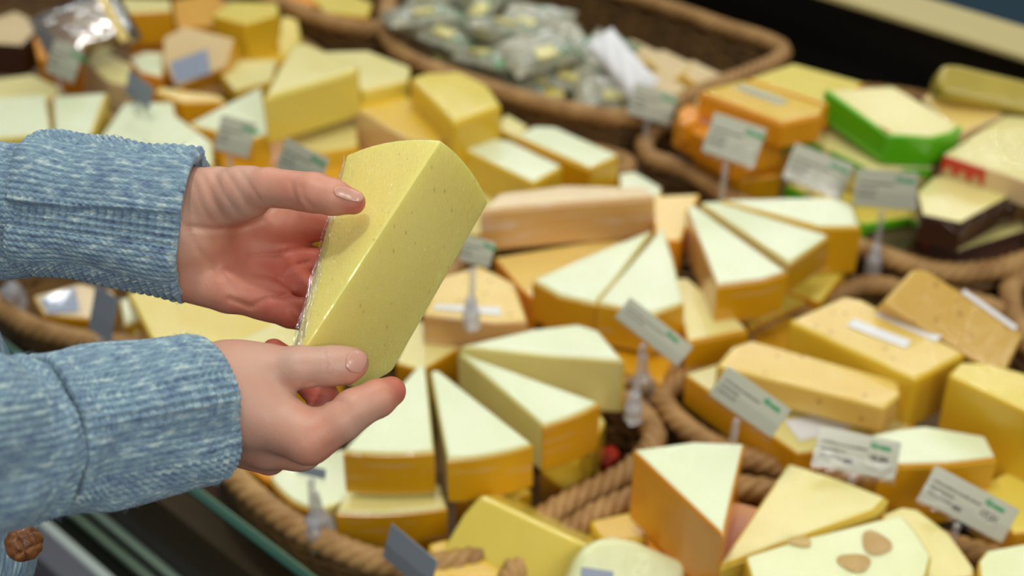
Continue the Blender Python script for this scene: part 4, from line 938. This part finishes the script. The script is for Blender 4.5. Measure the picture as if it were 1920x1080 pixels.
def knit_mat():
    a = NT('blue_melange_wool'); an = a.n('ShaderNodeAttribute'); an.attribute_name = 'knit'
    mp = a.n('ShaderNodeMapping'); mp.inputs['Scale'].default_value = (120, 330, 0); a.l(an.outputs['Vector'], mp.inputs[0])
    n1 = a.noise(mp.outputs[0], 1, 3, .6)
    c = a.ramp(n1, [(.28, srgb(90, 106, 138)), (.42, srgb(124, 148, 170)), (.52, srgb(134, 162, 176)), (.62, srgb(170, 192, 198)), (.74, srgb(212, 216, 202))])
    mp2 = a.n('ShaderNodeMapping'); mp2.inputs['Scale'].default_value = (40, 90, 0); a.l(an.outputs['Vector'], mp2.inputs[0])
    c = a.mix(a.ramp(a.noise(mp2.outputs[0], 1, 2), [(.45, (0, 0, 0, 1)), (.75, (.6, .6, .6, 1))]), c, srgb(108, 128, 152))
    fb = a.noise(a.coord('Object', (1, 1, 1)), 2600, 2)
    a.set(Base_Color=c, Roughness=.9, Normal=a.bump(fb, .0005, .6), Sheen_Weight=.35, Sheen_Roughness=.4, Specular_IOR_Level=.15)
    a.b.inputs['Sheen Tint'].default_value = srgb(200, 215, 230); return a.m
M['knit'] = knit_mat()
def sm(x, a, b): t = np.clip((x - a) / (b - a), 0, 1); return t * t * (3 - 2 * t)
def bands_up(c, s, t):
    moss = sm(c, .80, .84) + sm(c, -.36, -.33) * (1 - sm(c, .06, .08)) + (1 - sm(c, -.80, -.77))
    cc = c + .06 * np.sin(t * 6)
    return np.clip(moss, 0, 1) * (s > -.2), 3.2 * sm(cc, .03, .08) * (s > 0) + .5 * (1 - sm(c, -.36, -.33)) - .8 * sm(c, .84, .86) * (s > 0)
def bands_lo(c, s, t):
    moss = sm(c, .02, .05) * (1 - sm(c, .46, .49)) + (1 - sm(c, -.56, -.53)) * sm(c, -.86, -.83)
    return np.clip(moss, 0, 1) * (s > -.2), 1.0 * (1 - sm(c, -.88, -.84)) + .7 * sm(c, .46, .5)
none = lambda c, s, t: (0 * c, 0 * c)
knit_tube('sleeve', [(-420, 330, .80, 42, 40), (-150, 365, .795, 41, 38), (0, 384, .79, 36, 36), (90, 392, .79, 34, 34), (160, 400, .79, 31, 31)], [(0, 0), (1, 0)], none, 3, .0018, fold=.006)
knit_tube('cuff', [(55, 383, .79, 37.5, 37), (200, 402, .79, 37.5, 36), (366, 424, .79, 37.5, 36)],
          [(.35, -6), (.02, -5.5), (-.008, -2.5), (.0, 0), (.03, 1.5), (.3, .6), (.7, .3), (.97, 1.8), (1.0, .6), (1.006, -1.6), (.985, -4), (.6, -5)], bands_up, 11, .0019, fold=.0035)
knit_tube('sleeve', [(-560, 900, .50, 44, 42), (-200, 860, .575, 41, 40), (-20, 838, .622, 38, 37), (44, 825, .638, 38, 37), (60, 822, .642, 28, 28), (190, 806, .675, 29, 29)], [(0, 0), (1, 0)], none, 23, .0018, fold=.006)
knit_tube('cuff', [(75, 817, .645, 34.5, 34), (140, 808, .659, 35, 34.5), (230, 794, .676, 35.5, 34), (320, 779, .693, 35, 33), (392, 766, .707, 34, 31)],
          [(.35, -6), (.02, -5), (-.008, -2), (.0, .5), (.03, 1.5), (.25, .5), (.6, 1.0), (.85, 1.6), (.97, .8), (1.0, -.8), (1.003, -3), (.98, -4.5), (.6, -5.5)], bands_lo, 31, .0018, fold=.0035)
# cardigan front with its leather button, at the lower left
knit_tube('cardigan_front', [(-330, 480, .90, 90, 55), (-290, 640, .88, 90, 55), (-235, 780, .86, 88, 55), (-205, 900, .85, 86, 55), (-210, 1020, .84, 84, 55), (-260, 1240, .83, 84, 55)], [(0, 0), (1, 0)], none, 41, .0013, NA=800, fold=.008, res=.0016)
bm = bmesh.new(); bmesh.ops.create_uvsphere(bm, u_segments=64, v_segments=40, radius=.0105)
for v in bm.verts:
    p = v.co; v.co.z *= .62; x, y = p.x / .0105, p.y / .0105
    g = min(abs(x + .25 + .1 * y), abs(x - .38 + .15 * y) if abs(y) < .5 else 9, abs(y - .42 + .1 * x), abs(y + .45 - .12 * x))
    if p.z > -.001: v.co -= v.normal * .0010 * math.exp(-(g / .07) ** 2)
    v.co += v.normal * .0003 * math.sin(x * 9 + y * 7)
me = bpy.data.meshes.new('button'); bm.to_mesh(me); bm.free(); shade(me, 80)
bt = link('button', me, [], person); lm = NT('brown_leather'); lm.set(Base_Color=lm.ramp(lm.noise(lm.coord(), 240, 4), [(.3, srgb(88, 50, 20)), (.7, srgb(150, 92, 42))]), Roughness=.5, Coat_Weight=.1); me.materials.append(lm.m)
bt['label'] = 'woven brown leather button'
bt.location = P(45, 1018, .80) - borg; bt.rotation_euler = (Vector(unit(np.array([.35, -.55, .75])))).to_track_quat('Z', 'Y').to_euler()
